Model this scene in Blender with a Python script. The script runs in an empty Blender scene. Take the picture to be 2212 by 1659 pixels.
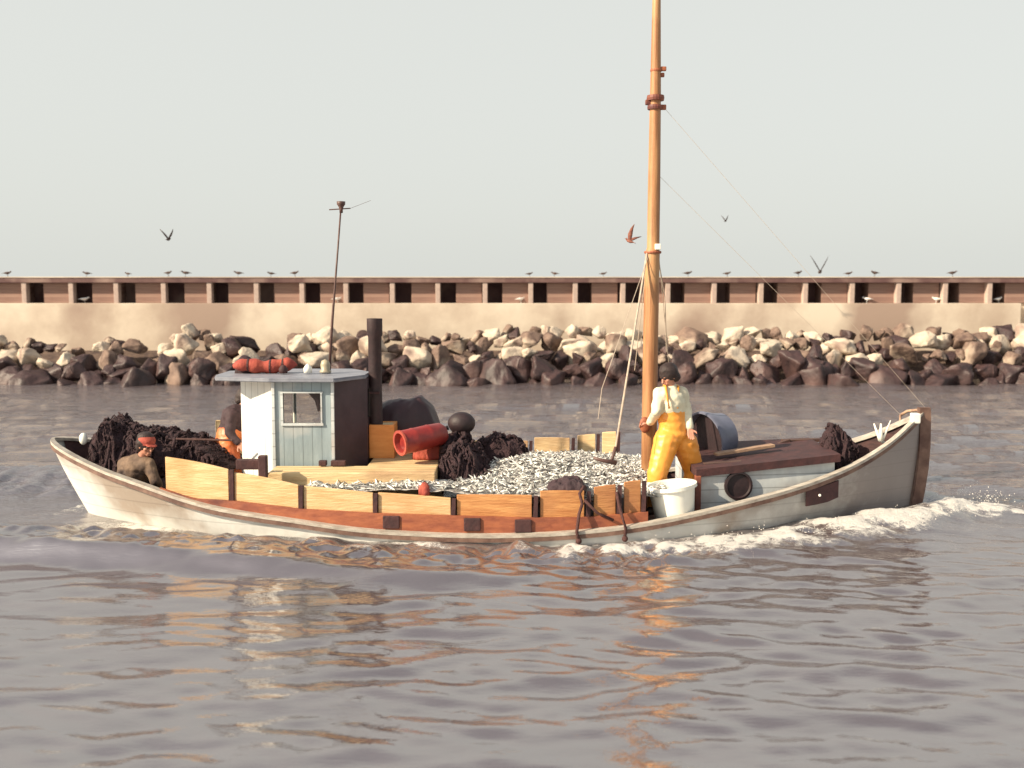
import bpy, bmesh, math, random
import numpy as np
from mathutils import Vector, Matrix, noise
R = math.radians
random.seed(7)
S = bpy.context.scene
C = S.collection

# ---------------------------------------------------------------- camera, sky, sun
H = 2.77; F = 2250.0; PITCH = math.atan(215.5/F)
cam = bpy.data.objects.new('camera', bpy.data.cameras.new('camera')); C.objects.link(cam)
cam.location = (0, 0, H); cam.rotation_euler = (R(90)-PITCH, 0, 0)
cam.data.sensor_width = 36; cam.data.lens = 36*F/2212; cam.data.clip_end = 8000; cam.data.clip_start = .1
cam.data.dof.use_dof = True; cam.data.dof.focus_distance = 12.5; cam.data.dof.aperture_fstop = 1.2
S.camera = cam
SUN_EL = R(31); SUN_AZ = math.atan2(-.88, -.52)      # towards the sun: to the left of and a little behind the camera
sd = Vector((math.cos(SUN_EL)*-.9, math.cos(SUN_EL)*-.436, math.sin(SUN_EL)))
w = bpy.data.worlds.new("World"); S.world = w; w.use_nodes = True
nt = w.node_tree; nt.nodes.clear()
sky = nt.nodes.new('ShaderNodeTexSky'); sky.sky_type = 'NISHITA'; sky.sun_disc = False
sky.sun_elevation = SUN_EL; sky.sun_rotation = math.atan2(sd.x, sd.y)
sky.dust_density = 4; sky.ozone_density = .6; sky.air_density = 1.0
hs = nt.nodes.new('ShaderNodeHueSaturation'); hs.inputs['Saturation'].default_value = .5
mx = nt.nodes.new('ShaderNodeMix'); mx.data_type = 'RGBA'; mx.inputs[0].default_value = .82
mx.inputs[7].default_value = (4.75, 4.85, 4.55, 1)       # even pale cloud veil over the whole sky
wtc = nt.nodes.new('ShaderNodeTexCoord'); wsx = nt.nodes.new('ShaderNodeSeparateXYZ'); nt.links.new(wtc.outputs['Generated'], wsx.inputs[0])
wmr = nt.nodes.new('ShaderNodeMapRange'); wmr.interpolation_type = 'SMOOTHSTEP'; wmr.inputs[1].default_value = .42; wmr.inputs[2].default_value = .85; wmr.inputs[3].default_value = .86; wmr.inputs[4].default_value = .12
nt.links.new(wsx.outputs[2], wmr.inputs[0]); nt.links.new(wmr.outputs[0], mx.inputs[0])
bg = nt.nodes.new('ShaderNodeBackground'); bg.inputs[1].default_value = .1
wo = nt.nodes.new('ShaderNodeOutputWorld')
nt.links.new(sky.outputs[0], hs.inputs['Color']); nt.links.new(hs.outputs[0], mx.inputs[6])
nt.links.new(mx.outputs[2], bg.inputs[0]); nt.links.new(bg.outputs[0], wo.inputs[0])
sl = bpy.data.lights.new('sun', 'SUN'); sl.energy = 5.0; sl.angle = R(.8); sl.color = (1, .84, .62)
so = bpy.data.objects.new('sun', sl); C.objects.link(so)
so.rotation_euler = (-sd).to_track_quat('-Z', 'Y').to_euler()
S.view_settings.view_transform = 'Standard'; S.view_settings.look = 'None'
S.view_settings.exposure = .75; S.view_settings.gamma = 1

# ---------------------------------------------------------------- helpers
def P(px, py, Y):
    dx = (px-1106)/F; dv = -(py-829.5)/F
    c, s = math.cos(PITCH), math.sin(PITCH)
    d = Vector((dx, c + dv*s, -s + dv*c))
    t = Y/d.y
    return Vector((d.x*t, Y, H + d.z*t))
def W(px, py, z=0):
    a = P(px, py, 1.0); t = (z-H)/(a.z-H)
    return Vector((a.x*t, t, z))

def mat(name, c1, c2=None, scale=4, rough=.7, bump=.2, stretch=(1, 1, 1), spec=.5, detail=5, metal=0, contrast=(.35, .65), c3=None, bscale=None, bdist=.02, seams=None):
    m = bpy.data.materials.new(name); m.use_nodes = True
    t = m.node_tree; b = t.nodes['Principled BSDF']
    b.inputs['Roughness'].default_value = rough; b.inputs['Metallic'].default_value = metal
    b.inputs['Specular IOR Level'].default_value = spec
    c2 = c2 or tuple(x*.7 for x in c1)
    tc = t.nodes.new('ShaderNodeTexCoord'); mp = t.nodes.new('ShaderNodeMapping'); mp.inputs['Scale'].default_value = stretch
    t.links.new(tc.outputs['Object'], mp.inputs[0])
    n = t.nodes.new('ShaderNodeTexNoise'); n.inputs['Scale'].default_value = scale; n.inputs['Detail'].default_value = detail; n.inputs['Roughness'].default_value = .62
    t.links.new(mp.outputs[0], n.inputs['Vector'])
    r = t.nodes.new('ShaderNodeValToRGB'); e = r.color_ramp.elements
    e[0].position = contrast[0]; e[1].position = contrast[1]; e[0].color = (*c1, 1); e[1].color = (*c2, 1)
    t.links.new(n.outputs[0], r.inputs[0]); out = r.outputs[0]
    if c3:
        n3 = t.nodes.new('ShaderNodeTexNoise'); n3.inputs['Scale'].default_value = scale*.35; n3.inputs['Detail'].default_value = 6
        t.links.new(tc.outputs['Object'], n3.inputs['Vector'])
        r3 = t.nodes.new('ShaderNodeValToRGB'); r3.color_ramp.elements[0].position = .52; r3.color_ramp.elements[1].position = .66
        t.links.new(n3.outputs[0], r3.inputs[0])
        m3 = t.nodes.new('ShaderNodeMix'); m3.data_type = 'RGBA'; m3.inputs[7].default_value = (*c3, 1)
        t.links.new(r3.outputs[0], m3.inputs[0]); t.links.new(out, m3.inputs[6]); out = m3.outputs[2]
    if seams:      # gaps between the boards
        wv = t.nodes.new('ShaderNodeTexWave'); wv.wave_type = 'BANDS'; wv.bands_direction = seams[0]; wv.inputs['Scale'].default_value = .314/seams[1]; wv.inputs['Distortion'].default_value = .15
        t.links.new(tc.outputs['Object'], wv.inputs['Vector'])
        rs_ = t.nodes.new('ShaderNodeValToRGB'); rs_.color_ramp.elements[0].position = .0; rs_.color_ramp.elements[1].position = .035
        rs_.color_ramp.elements[0].color = (seams[2],)*3+(1,); rs_.color_ramp.elements[1].color = (1, 1, 1, 1)
        t.links.new(wv.outputs['Fac'], rs_.inputs[0])
        ms_ = t.nodes.new('ShaderNodeMix'); ms_.data_type = 'RGBA'; ms_.blend_type = 'MULTIPLY'; ms_.inputs[0].default_value = 1
        t.links.new(out, ms_.inputs[6]); t.links.new(rs_.outputs[0], ms_.inputs[7]); out = ms_.outputs[2]
    t.links.new(out, b.inputs['Base Color'])
    if bump:
        n2 = t.nodes.new('ShaderNodeTexNoise'); n2.inputs['Scale'].default_value = bscale or scale*3; n2.inputs['Detail'].default_value = 6
        t.links.new(mp.outputs[0], n2.inputs['Vector'])
        bp = t.nodes.new('ShaderNodeBump'); bp.inputs['Strength'].default_value = bump; bp.inputs['Distance'].default_value = bdist
        t.links.new(n2.outputs[0], bp.inputs['Height']); t.links.new(bp.outputs[0], b.inputs['Normal'])
    return m

M = {}
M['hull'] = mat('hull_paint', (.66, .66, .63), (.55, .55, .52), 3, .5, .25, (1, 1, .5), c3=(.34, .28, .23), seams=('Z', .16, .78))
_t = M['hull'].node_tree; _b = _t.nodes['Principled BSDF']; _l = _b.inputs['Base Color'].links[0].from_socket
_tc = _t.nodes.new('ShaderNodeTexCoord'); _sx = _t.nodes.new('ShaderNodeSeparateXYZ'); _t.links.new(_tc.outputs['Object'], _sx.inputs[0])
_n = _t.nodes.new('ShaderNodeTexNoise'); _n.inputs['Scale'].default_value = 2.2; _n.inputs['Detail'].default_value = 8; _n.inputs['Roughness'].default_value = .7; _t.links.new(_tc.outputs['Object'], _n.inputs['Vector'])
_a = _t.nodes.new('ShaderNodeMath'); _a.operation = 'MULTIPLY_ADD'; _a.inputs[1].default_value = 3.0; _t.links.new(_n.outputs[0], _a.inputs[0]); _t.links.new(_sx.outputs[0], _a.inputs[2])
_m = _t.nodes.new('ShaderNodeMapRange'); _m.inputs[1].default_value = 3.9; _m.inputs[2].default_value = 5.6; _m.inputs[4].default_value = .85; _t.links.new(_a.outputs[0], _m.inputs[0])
_x = _t.nodes.new('ShaderNodeMix'); _x.data_type = 'RGBA'; _x.inputs[7].default_value = (.2, .165, .16, 1); _t.links.new(_m.outputs[0], _x.inputs[0]); _t.links.new(_l, _x.inputs[6]); _t.links.new(_x.outputs[2], _b.inputs['Base Color'])  # bow side's shade painted in as patchy grey-brown, stronger towards the bow
M['inner'] = mat('inner_planks', (.07, .028, .026), (.03, .012, .014), 3, .8, .3, (1, 4, 6))
M['deckwood'] = mat('deck_planks', (.11, .06, .045), (.05, .025, .022), 4, .7, .3, (1, 8, 1))
M['redrail'] = mat('red_oxide', (.36, .115, .05), (.22, .06, .032), 4, .6, .25, (1, 1, 3), c3=(.1, .028, .025))
M['railtop'] = mat('rail_cap', (.5, .46, .4), (.3, .26, .22), 6, .6, .2, (1, 3, 3))
M['railcap'] = mat('rubbing_strake', (.2, .12, .09), (.09, .045, .035), 6, .7, .2)
M['board'] = mat('orange_board', (.6, .3, .11), (.42, .17, .055), 3, .6, .4, (1, 1, 9), c3=(.36, .15, .06))
M['board2'] = mat('yellow_board', (.66, .46, .25), (.52, .32, .14), 3, .6, .4, (1, 1, 9), c3=(.48, .25, .1))
M['board3'] = mat('cream_board', (.74, .57, .32), (.58, .4, .2), 3, .6, .4, (1, 4, 9), c3=(.42, .26, .14), seams=('Y', .14, .3))
M['dark'] = mat('dark_wood', (.07, .025, .025), (.035, .014, .016), 8, .75, .3)
M['black'] = mat('black_rubber', (.03, .015, .018), (.018, .01, .012), 8, .6, .2)
M['net'] = mat('dark_net', (.05, .022, .026), (.022, .01, .014), 22, .9, 1.0, bscale=60, bdist=.03)
M['tarp'] = mat('dark_tarpaulin', (.05, .02, .026), (.03, .014, .018), 3, .5, .3)
M['tan'] = mat('tan_cloth', (.45, .3, .17), (.25, .15, .1), 9, .8, .4)
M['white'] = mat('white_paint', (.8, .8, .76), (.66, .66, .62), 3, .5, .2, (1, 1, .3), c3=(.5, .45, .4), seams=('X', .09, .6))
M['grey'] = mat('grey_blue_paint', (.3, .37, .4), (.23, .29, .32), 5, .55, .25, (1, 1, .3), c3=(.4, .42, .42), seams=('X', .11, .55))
M['front'] = mat('front_shade_paint', (.055, .035, .045), (.035, .022, .03), 4, .55, .15)  # shade of the front faces put into their colour
M['roof'] = mat('roof_paint', (.26, .27, .31), (.17, .18, .22), 6, .5, .15)
M['cuddy'] = mat('pale_blue_paint', (.6, .64, .64), (.45, .48, .5), 4, .55, .2, (1, 1, .4), c3=(.38, .34, .32), seams=('Z', .15, .6))
M['mast'] = mat('varnished_mast', (.44, .22, .095), (.26, .11, .045), 2.5, .55, .2, (8, 8, .6), c3=(.48, .28, .13))
M['metal'] = mat('brown_metal', (.12, .06, .05), (.07, .035, .03), 12, .5, .15)
M['stack'] = mat('sooty_pipe', (.04, .02, .022), (.022, .012, .014), 9, .6, .2)
M['wire'] = mat('pale_wire', (.5, .42, .33), (.38, .3, .24), 20, .5, 0)
M['rope'] = mat('rope', (.5, .4, .26), (.3, .22, .15), 40, .9, .6)
M['darkrope'] = mat('dark_rope', (.09, .035, .03), (.05, .02, .02), 40, .9, .6)
M['glass'] = bpy.data.materials.new('window_glass'); M['glass'].use_nodes = True
_b = M['glass'].node_tree.nodes['Principled BSDF']; _b.inputs['Transmission Weight'].default_value = 1; _b.inputs['Roughness'].default_value = .02; _b.inputs['IOR'].default_value = 1.1; _b.inputs['Base Color'].default_value = (.95, .93, .88, 1)
M['tubwhite'] = mat('white_plastic', (.84, .84, .77), (.78, .77, .7), 3, .4, .05)
M['orange'] = mat('orange_crate_paint', (.78, .33, .09), (.68, .25, .06), 4, .55, .2, (1, 1, 4))
M['red'] = mat('red_plastic', (.3, .032, .025), (.17, .018, .018), 6, .4, .1)
M['redcloth'] = mat('red_cloth', (.42, .085, .05), (.28, .045, .035), 7, .8, .5)
M['oilskin'] = mat('yellow_oilskin', (.86, .37, .06), (.8, .3, .045), 4, .42, .2, bscale=14, bdist=.012)
M['orangeoil'] = mat('orange_oilskin', (.72, .2, .05), (.55, .12, .04), 5, .45, .35, bscale=12, bdist=.03)
M['shirt'] = mat('pale_shirt', (.72, .68, .52), (.58, .52, .38), 6, .85, .4, bscale=14, bdist=.03)
M['jacket'] = mat('dark_jacket', (.05, .025, .03), (.03, .016, .02), 8, .8, .5, bscale=14, bdist=.03)
M['brownjacket'] = mat('brown_jacket', (.2, .13, .085), (.035, .02, .018), 5, .8, .5, bscale=14, bdist=.03)
M['skin'] = mat('skin', (.5, .24, .16), (.42, .18, .12), 8, .5, .1)
M['hair'] = mat('dark_hair', (.035, .018, .016), (.02, .012, .012), 30, .6, .5)
M['eye'] = mat('eye', (.03, .02, .02), (.02, .015, .015), 5, .2, 0)
M['bluetub'] = mat('slate_plastic', (.17, .18, .25), (.12, .13, .18), 4, .4, .1)
M['plank'] = mat('weathered_plank', (.42, .28, .18), (.24, .14, .1), 4, .7, .3, (1, 6, 6))
M['rail'] = mat('bleached_plank', (.5, .38, .3), (.3, .2, .15), 5, .7, .3, (1, 6, 6))
M['brass'] = mat('lamp_body', (.42, .37, .26), (.3, .25, .18), 7, .4, .1)
M['bird'] = mat('bird_dark', (.1, .06, .05), (.06, .04, .035), 15, .8, .2)
M['brownbird'] = mat('bird_brown', (.26, .1, .065), (.16, .06, .05), 15, .8, .2)
M['gull'] = mat('gull_white', (.8, .79, .76), (.68, .67, .66), 10, .8, .1)
M['rock1'] = mat('pale_rock', (.6, .51, .4), (.38, .31, .25), 2.5, .85, .5, c3=(.24, .17, .14), bdist=.05)
M['rock2'] = mat('brown_rock', (.22, .15, .115), (.09, .055, .045), 2.5, .8, .5, c3=(.4, .32, .25), bdist=.05)
M['rock3'] = mat('wet_rock', (.06, .032, .032), (.025, .014, .015), 3, .55, .5, c3=(.1, .055, .05), bdist=.05)
M['bank'] = mat('rubble_bank', (.12, .08, .06), (.035, .02, .02), 5, .9, .6)
M['concrete'] = mat('concrete', (.66, .57, .46), (.46, .37, .29), .8, .85, .4, (.7, 1, .7), detail=9, c3=(.34, .25, .2))
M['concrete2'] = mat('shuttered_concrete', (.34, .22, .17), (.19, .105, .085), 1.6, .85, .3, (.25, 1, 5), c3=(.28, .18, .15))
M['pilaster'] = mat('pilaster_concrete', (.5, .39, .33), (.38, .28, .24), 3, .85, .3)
M['coping'] = mat('shade_dark_concrete', (.16, .09, .08), (.1, .05, .05), 2, .85, .3, c3=(.28, .19, .16))  # dark tone paints in the shade of the bays and under the coping

def tag(o, label, cat, group=None, kind=None):
    if label: o['label'] = label
    if cat: o['category'] = cat
    if group: o['group'] = group
    if kind: o['kind'] = kind
    return o
def thing(name, label, cat, loc, group=None):
    o = bpy.data.objects.new(name, None); C.objects.link(o); o.location = loc; o.empty_display_size = .1
    return tag(o, label, cat, group)
def origin(o):
    v = Vector((0, 0, 0))
    while o is not None: v += Vector(o.location); o = o.parent
    return v
def obj(name, bm, m, parent=None, smooth=False, base=None, angle=None):
    """link a bmesh (world coordinates) as one mesh object"""
    if isinstance(bm, bmesh.types.BMesh):
        me = bpy.data.meshes.new(name); bmesh.ops.recalc_face_normals(bm, faces=bm.faces); bm.to_mesh(me); bm.free()
    else: me = bm
    o = bpy.data.objects.new(name, me); C.objects.link(o)
    ms = m if isinstance(m, (list, tuple)) else [m]
    for k in ms: me.materials.append(k)
    if parent is not None:
        off = origin(parent); o.parent = parent
    else:
        if base is None:
            n = len(me.vertices); a = np.empty(n*3); me.vertices.foreach_get('co', a); a = a.reshape(-1, 3)
            base = Vector(((a[:, 0].min()+a[:, 0].max())/2, (a[:, 1].min()+a[:, 1].max())/2, a[:, 2].min()))
        off = Vector(base); o.location = off
    me.transform(Matrix.Translation(-off))
    if smooth:
        me.shade_smooth()
        if angle: me.set_sharp_from_angle(angle=R(angle))
    return o

def add_box(bm, p0, p1, bev=0.0, rot=None, mi=0):
    c = [(a+b)/2 for a, b in zip(p0, p1)]; s = [abs(b-a) for a, b in zip(p0, p1)]
    r = bmesh.ops.create_cube(bm, size=1)
    vs = r['verts']; bmesh.ops.scale(bm, vec=s, verts=vs)
    if bev:
        es = list({e for v in vs for e in v.link_edges})
        rr = bmesh.ops.bevel(bm, geom=es, offset=min(bev, min(s)*.4), segments=2, affect='EDGES', profile=.6)
        vs = list({v for f in rr['faces'] for v in f.verts} | {v for v in vs if v.is_valid})
        vs = [v for v in vs if v.is_valid]
    if rot is not None: bmesh.ops.rotate(bm, cent=(0, 0, 0), matrix=rot, verts=vs)
    bmesh.ops.translate(bm, vec=c, verts=vs)
    return vs
def ring(bm, c, ax, r, n, up=None):
    ax = Vector(ax).normalized(); u = ax.orthogonal().normalized()
    if abs(ax.z) < .95: u = (Vector((0, 0, 1)) - ax*ax.z).normalized()
    v = ax.cross(u)
    return [bm.verts.new(Vector(c) + u*math.cos(2*math.pi*k/n)*r + v*math.sin(2*math.pi*k/n)*r) for k in range(n)]
def add_tube(bm, pts, rad, n=8, cap=True):
    pts = [Vector(p) for p in pts]; rads = rad if isinstance(rad, (list, tuple)) else [rad]*len(pts)
    prev = None
    for i, p in enumerate(pts):
        d = (pts[min(i+1, len(pts)-1)] - pts[max(i-1, 0)])
        if d.length < 1e-6: d = Vector((0, 0, 1))
        rg = ring(bm, p, d, rads[i], n)
        if prev:
            for k in range(n): bm.faces.new((prev[k], prev[(k+1) % n], rg[(k+1) % n], rg[k]))
        elif cap: bm.faces.new(rg)
        prev = rg
    if cap: bm.faces.new(prev)
def add_lathe(bm, c, prof, ax=(0, 0, 1), n=20):
    ax = Vector(ax).normalized(); prev = None
    for r, h in prof:
        rg = ring(bm, Vector(c)+ax*h, ax, max(r, 1e-4), n)
        if prev:
            for k in range(n): bm.faces.new((prev[k], prev[(k+1) % n], rg[(k+1) % n], rg[k]))
        prev = rg
def add_prism(bm, poly, z0, z1):
    a = [bm.verts.new((x, y, z0)) for x, y in poly]; b = [bm.verts.new((x, y, z1)) for x, y in poly]
    n = len(poly)
    for k in range(n): bm.faces.new((a[k], a[(k+1) % n], b[(k+1) % n], b[k]))
    bm.faces.new(a); bm.faces.new(b)
def NB(): return bmesh.new()
def sag(a, b, s, n=14):
    a = Vector(a); b = Vector(b)
    return [a.lerp(b, k/n) - Vector((0, 0, s*4*(k/n)*(1-k/n))) for k in range(n+1)]
def fbm(v, o=4): return noise.fractal(v, 1.0, 2.0, o)

def heap(name, hfun, x0, x1, y0, y1, zb, m, nx=50, ny=36, amp=.05, sc=4, parent=None, seed=0, strands=0):
    """closed lumpy mound: hfun(u,v in -1..1) gives its height above zb"""
    bm = NB(); top = []
    for i in range(nx+1):
        row = []
        for j in range(ny+1):
            u = -1+2*i/nx; v = -1+2*j/ny
            e = max(0, 1-max(abs(u), abs(v))**4)
            rr = 1 - .12*min(1, u*u*v*v*1.3)
            x = (x0+x1)/2 + (x1-x0)/2*u*rr; y = (y0+y1)/2 + (y1-y0)/2*v*rr
            h = hfun(u, v)*e**.6
            q = Vector((x*sc+seed, y*sc, h*sc*.5))
            h += amp*fbm(q)*e
            h -= amp*.8*abs(fbm(q*2.3+Vector((5, 1, 0)), 2))*e
            row.append(bm.verts.new((x + amp*.7*fbm(q+Vector((9, 9, 9)))*(1 if 0 < i < nx else 0), y + amp*.7*fbm(q+Vector((3, 7, 1))), zb+max(h, 0))))
        top.append(row)
    for i in range(nx):
        for j in range(ny): bm.faces.new((top[i][j], top[i+1][j], top[i+1][j+1], top[i][j+1]))
    edge = [top[i][0] for i in range(nx+1)] + [top[nx][j] for j in range(1, ny+1)] + [top[i][ny] for i in range(nx-1, -1, -1)] + [top[0][j] for j in range(ny-1, 0, -1)]
    low = [bm.verts.new((v.co.x, v.co.y, zb-.04)) for v in edge]
    n = len(edge)
    for k in range(n): bm.faces.new((edge[k], low[k], low[(k+1) % n], edge[(k+1) % n]))
    bm.faces.new(low)
    rs = random.Random(seed+77)
    pos = [[v.co.copy() for v in row] for row in top]
    for k in range(strands):      # loose meshes, lines and folds of the net lying over the heap
        fi, fj = rs.uniform(2, nx-2), rs.uniform(0, ny*.7); a_ = rs.uniform(0, 6.28); tn = rs.gauss(0, .25); pts = []
        for st in range(rs.randint(8, 22)):
            i, j = int(fi), int(fj)
            if not (1 <= i < nx-1 and 0 <= j < ny-1): break
            pts.append(pos[i][j].lerp(pos[i+1][j], fi-i).lerp(pos[i][j+1], (fj-j)*.7)+Vector((0, -.012, .012+.025*rs.random())))
            fi += math.cos(a_)*.9; fj += math.sin(a_)*.8; a_ += tn+rs.gauss(0, .4)
        if len(pts) > 3: add_tube(bm, pts, rs.choice((.006, .009, .013, .02)), 5)
    return obj(name, bm, m, parent, smooth=True)

# ---------------------------------------------------------------- hull lines (read off the near gunwale)
YC = 12.5; XB = 4.97; XS = 5.56
def beam(x):
    if x >= 0:
        u = min(1, x/XB); return 1.58*max(0, 1-u**2.1)**.95
    u = min(1, -x/XS); return 1.58*max(0, 1-u**2.3)**.6
near = [(136, 975), (211, 1018), (311, 1051), (411, 1090), (520, 1112), (640, 1128), (778, 1150), (1002, 1161), (1130, 1160), (1253, 1153), (1374, 1140), (1501, 1115), (1602, 1090), (1734, 1055), (1867, 1001), (1974, 920)]
sx, sz = [-XS], [P(104, 950, YC).z]
for px, py in near:
    Y = YC-1
    for _ in range(30):
        x = P(px, py, Y).x; x = max(-XS+.01, min(XB-.01, x)); Y = .5*Y+.5*(YC-beam(x))
    p = P(px, py, Y); sx.append(p.x); sz.append(p.z)
sx.append(XB); sz.append(P(2004, 893, YC).z)
_xs = np.linspace(-XS, XB, 400); _zs = np.interp(_xs, sx, sz)
_k = np.ones(31)/31; _zs = np.convolve(np.pad(_zs, 15, mode='edge'), _k, 'valid')
_zs[-14:] = np.linspace(_zs[-14], sz[-1], 14); _zs[:14] = np.linspace(sz[0], _zs[13], 14)
def sheer(x): return float(np.interp(x, _xs, _zs))
def nearpt(px, py, off=0.0):
    """point on the near side of the boat (off metres inboard of the gunwale) seen at px,py"""
    Y = YC-1
    for _ in range(40):
        x = P(px, py, Y).x; Y = .5*Y+.5*(YC-beam(x)+off)
    return P(px, py, Y)
print('sheer', [(round(a, 2), round(b, 2)) for a, b in zip(sx, sz)])

# ---------------------------------------------------------------- water
def seg_dist(X, Y, pts):
    best = np.full(X.shape, 1e9); tt = np.zeros(X.shape); side = np.zeros(X.shape); n = len(pts)-1
    for i in range(n):
        ax, ay = pts[i]; bx, by = pts[i+1]
        dx, dy = bx-ax, by-ay; L2 = dx*dx+dy*dy
        t = np.clip(((X-ax)*dx+(Y-ay)*dy)/L2, 0, 1)
        d = np.hypot(X-ax-t*dx, Y-ay-t*dy); m = d < best
        best[m] = d[m]; tt[m] = ((i+t)/n)[m]; side[m] = np.sign((X-ax)*dy-(Y-ay)*dx)[m]
    return best, tt, side
def axis(lo, hi, d, far, grow=1.22):
    a = list(np.arange(lo, hi, d)); s = d; x = hi
    while x < far: a.append(x); s *= grow; x += s
    a.append(far); s = d; x = lo; b = []
    while x > -far: s *= grow; x -= s; b.append(max(x, -far))
    return np.array(sorted(set(b+a)))
xs = axis(-8.5, 8.5, .045, 3000, 1.04); ys = np.concatenate([axis(4.2, 12, .021, 3000, 1.02)]); ys = ys[(ys > 12.1) | (ys < 12.1)]
X, Y = np.meshgrid(xs, ys, indexing='ij')
rng = np.random.default_rng(3)
Z = np.zeros_like(X)
near_w = np.clip(1-(Y-11)/5, 0, 1)*np.clip(1-(np.abs(X)-8.5)/4, 0, 1)
for k in range(95):
    near_k = k < 55
    lam = .17*10**(rng.random()*.62) if near_k else .5*10**(rng.random()*.6)
    th = rng.normal(math.pi/2, .3 if near_k else .32); kk = 2*math.pi/lam
    a = .0026*lam*(1 if near_k else 1.25)
    ph = kk*(X*math.cos(th)+Y*math.sin(th))+rng.random()*6.28 + .9*np.sin(X*.7+k)*np.sin(Y*.5+k*2)
    grp = .5+.5*np.sin(X*(.3+.5*rng.random())+rng.random()*6)*np.sin(Y*(.6+rng.random())+rng.random()*6)
    Z += a*(near_w*2.7*grp if near_k else np.interp(Y, [8, 13], [.5, 1.6]))*np.sin(ph)
sp_fade = np.exp(-np.maximum(0, np.abs(X)-18)/3)*np.exp(-np.maximum(0, Y-31)/3)*np.exp(-np.maximum(0, 4.2-Y)/1)
patch = np.sin(X*.55+1.3*np.sin(Y*.4))*np.sin(Y*.8+1+X*.2)
Z *= sp_fade*(.95+.3*patch)*np.interp(X, [-5, -1], [.6, 1])
foam = np.zeros_like(X)
def snoise(X, Y, sc, seed):
    r = np.random.default_rng(seed); o = np.zeros_like(X)
    for k in range(26):
        a = r.random()*6.28; f = sc*(.5+1.7*r.random()); o += np.sin(f*(X*math.cos(a)+Y*math.sin(a))+r.random()*6.28)
    return o/3.6
act = (np.abs(X) < 9) & (Y < 18) & (Y > 4)
Xa, Ya = X[act], Y[act]; Za = np.zeros_like(Xa); Fa = np.zeros_like(Xa)
N1 = snoise(Xa, Ya, 2.2, 1); N2 = snoise(Xa, Ya, 6, 2); N3 = snoise(Xa, Ya, 16, 5)
for sgn in (-1, 1):     # bow wave, near and far side
    path = [(6.3, YC+sgn*.15), (5.3, YC+sgn*.18), (4.4, YC+sgn*.72), (3.3, YC+sgn*1.28), (2.2, YC+sgn*1.72), (.9, YC+sgn*2.0), (-.3, YC+sgn*2.15)]
    d, t, s = seg_dist(Xa, Ya, path)
    amp = np.interp(t, [0, .12, .22, .5, .75, 1], [.02, .08, .2, .15, .06, .0]); wd = np.interp(t, [0, .2, .6, 1], [.3, .34, .42, .3])
    Za += amp*np.exp(-(d/wd)**2)*(1+.12*N2+.08*N3)
    fw = np.interp(t, [0, .1, .3, .7, 1], [.1, .3, .5, .46, .15])
    fs = np.interp(t, [0, .15, .5, .8, 1], [.45, .8, .86, .62, .2])
    Fa = np.maximum(Fa, fs*np.clip(1.2-(d/fw)**1.3, 0, 1) + (.2*N2+.16*N3)*np.exp(-(d/.45)**2))
    # broken water along the hull and the stern wave
    path2 = [(1.2, YC+sgn*2.0), (-.8, YC+sgn*2.05), (-2.6, YC+sgn*1.9), (-4.2, YC+sgn*1.5), (-6, YC+sgn*1.3), (-8.5, YC+sgn*1.4)]
    d, t, s = seg_dist(Xa, Ya, path2)
    Za += .016*np.exp(-(d/.5)**2)*(1.3*N2+N3)
    Fa = np.maximum(Fa, np.exp(-(d/.34)**2)*(.3+.3*N1+.22*N2)*np.clip((Xa+4.6)/1.2, 0, 1))
    path3 = [(-9, YC-sgn*-1.72), (-5.3, YC+sgn*2.0), (-3.3, YC+sgn*2.35), (-1.2, YC+sgn*2.85), (.8, YC+sgn*3.1)]
    path3[0] = (-9, YC+sgn*1.85)
    d, t, s = seg_dist(Xa, Ya, path3)
    ys_ = np.where((Ya-YC)*sgn > 0, 1, 0)
    Za += np.interp(t, [0, .3, .6, .8, 1], [.23, .23, .18, .09, 0])*np.where(s*sgn < 0, np.exp(-(d/.24)**2), np.exp(-(d/.8)**2))*(1+.06*N1)
hull = beam_v = np.vectorize(beam)(np.clip(Xa, -XS, XB))
dh = np.abs(Ya-YC)-hull
inx = (Xa > -XS) & (Xa < XB)
Fa = np.where(inx & (dh < .14+.05*N2), np.maximum(Fa, .42+.25*N1), Fa)
Z[act] += Za; foam[act] = np.clip(Fa, 0, 1)
inside = np.zeros_like(X, bool); inside[act] = inx & (dh < -.75)      # water pressed down under the hull
Z[inside] = -.5
nx_, ny_ = X.shape
co = np.stack([X, Y, Z], -1).reshape(-1, 3)
idx = np.arange(nx_*ny_).reshape(nx_, ny_)
q = np.stack([idx[:-1, :-1], idx[1:, :-1], idx[1:, 1:], idx[:-1, 1:]], -1).reshape(-1, 4)
me = bpy.data.meshes.new('water'); me.vertices.add(len(co)); me.vertices.foreach_set('co', co.ravel())
me.loops.add(q.size); me.loops.foreach_set('vertex_index', q.ravel().astype(np.int32))
me.polygons.add(len(q)); me.polygons.foreach_set('loop_start', (np.arange(len(q))*4).astype(np.int32)); me.polygons.foreach_set('loop_total', np.full(len(q), 4, np.int32))
me.update(calc_edges=True); me.validate()
at = me.attributes.new('foam', 'FLOAT', 'POINT'); at.data.foreach_set('value', foam.ravel().astype(np.float32))
me.shade_smooth()
wm = bpy.data.materials.new('harbour_water'); wm.use_nodes = True; t = wm.node_tree; b = t.nodes['Principled BSDF']
tc = t.nodes.new('ShaderNodeTexCoord')
def mapn(sc):
    m_ = t.nodes.new('ShaderNodeMapping'); m_.inputs['Scale'].default_value = sc; t.links.new(tc.outputs['Object'], m_.inputs[0]); return m_
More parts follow.
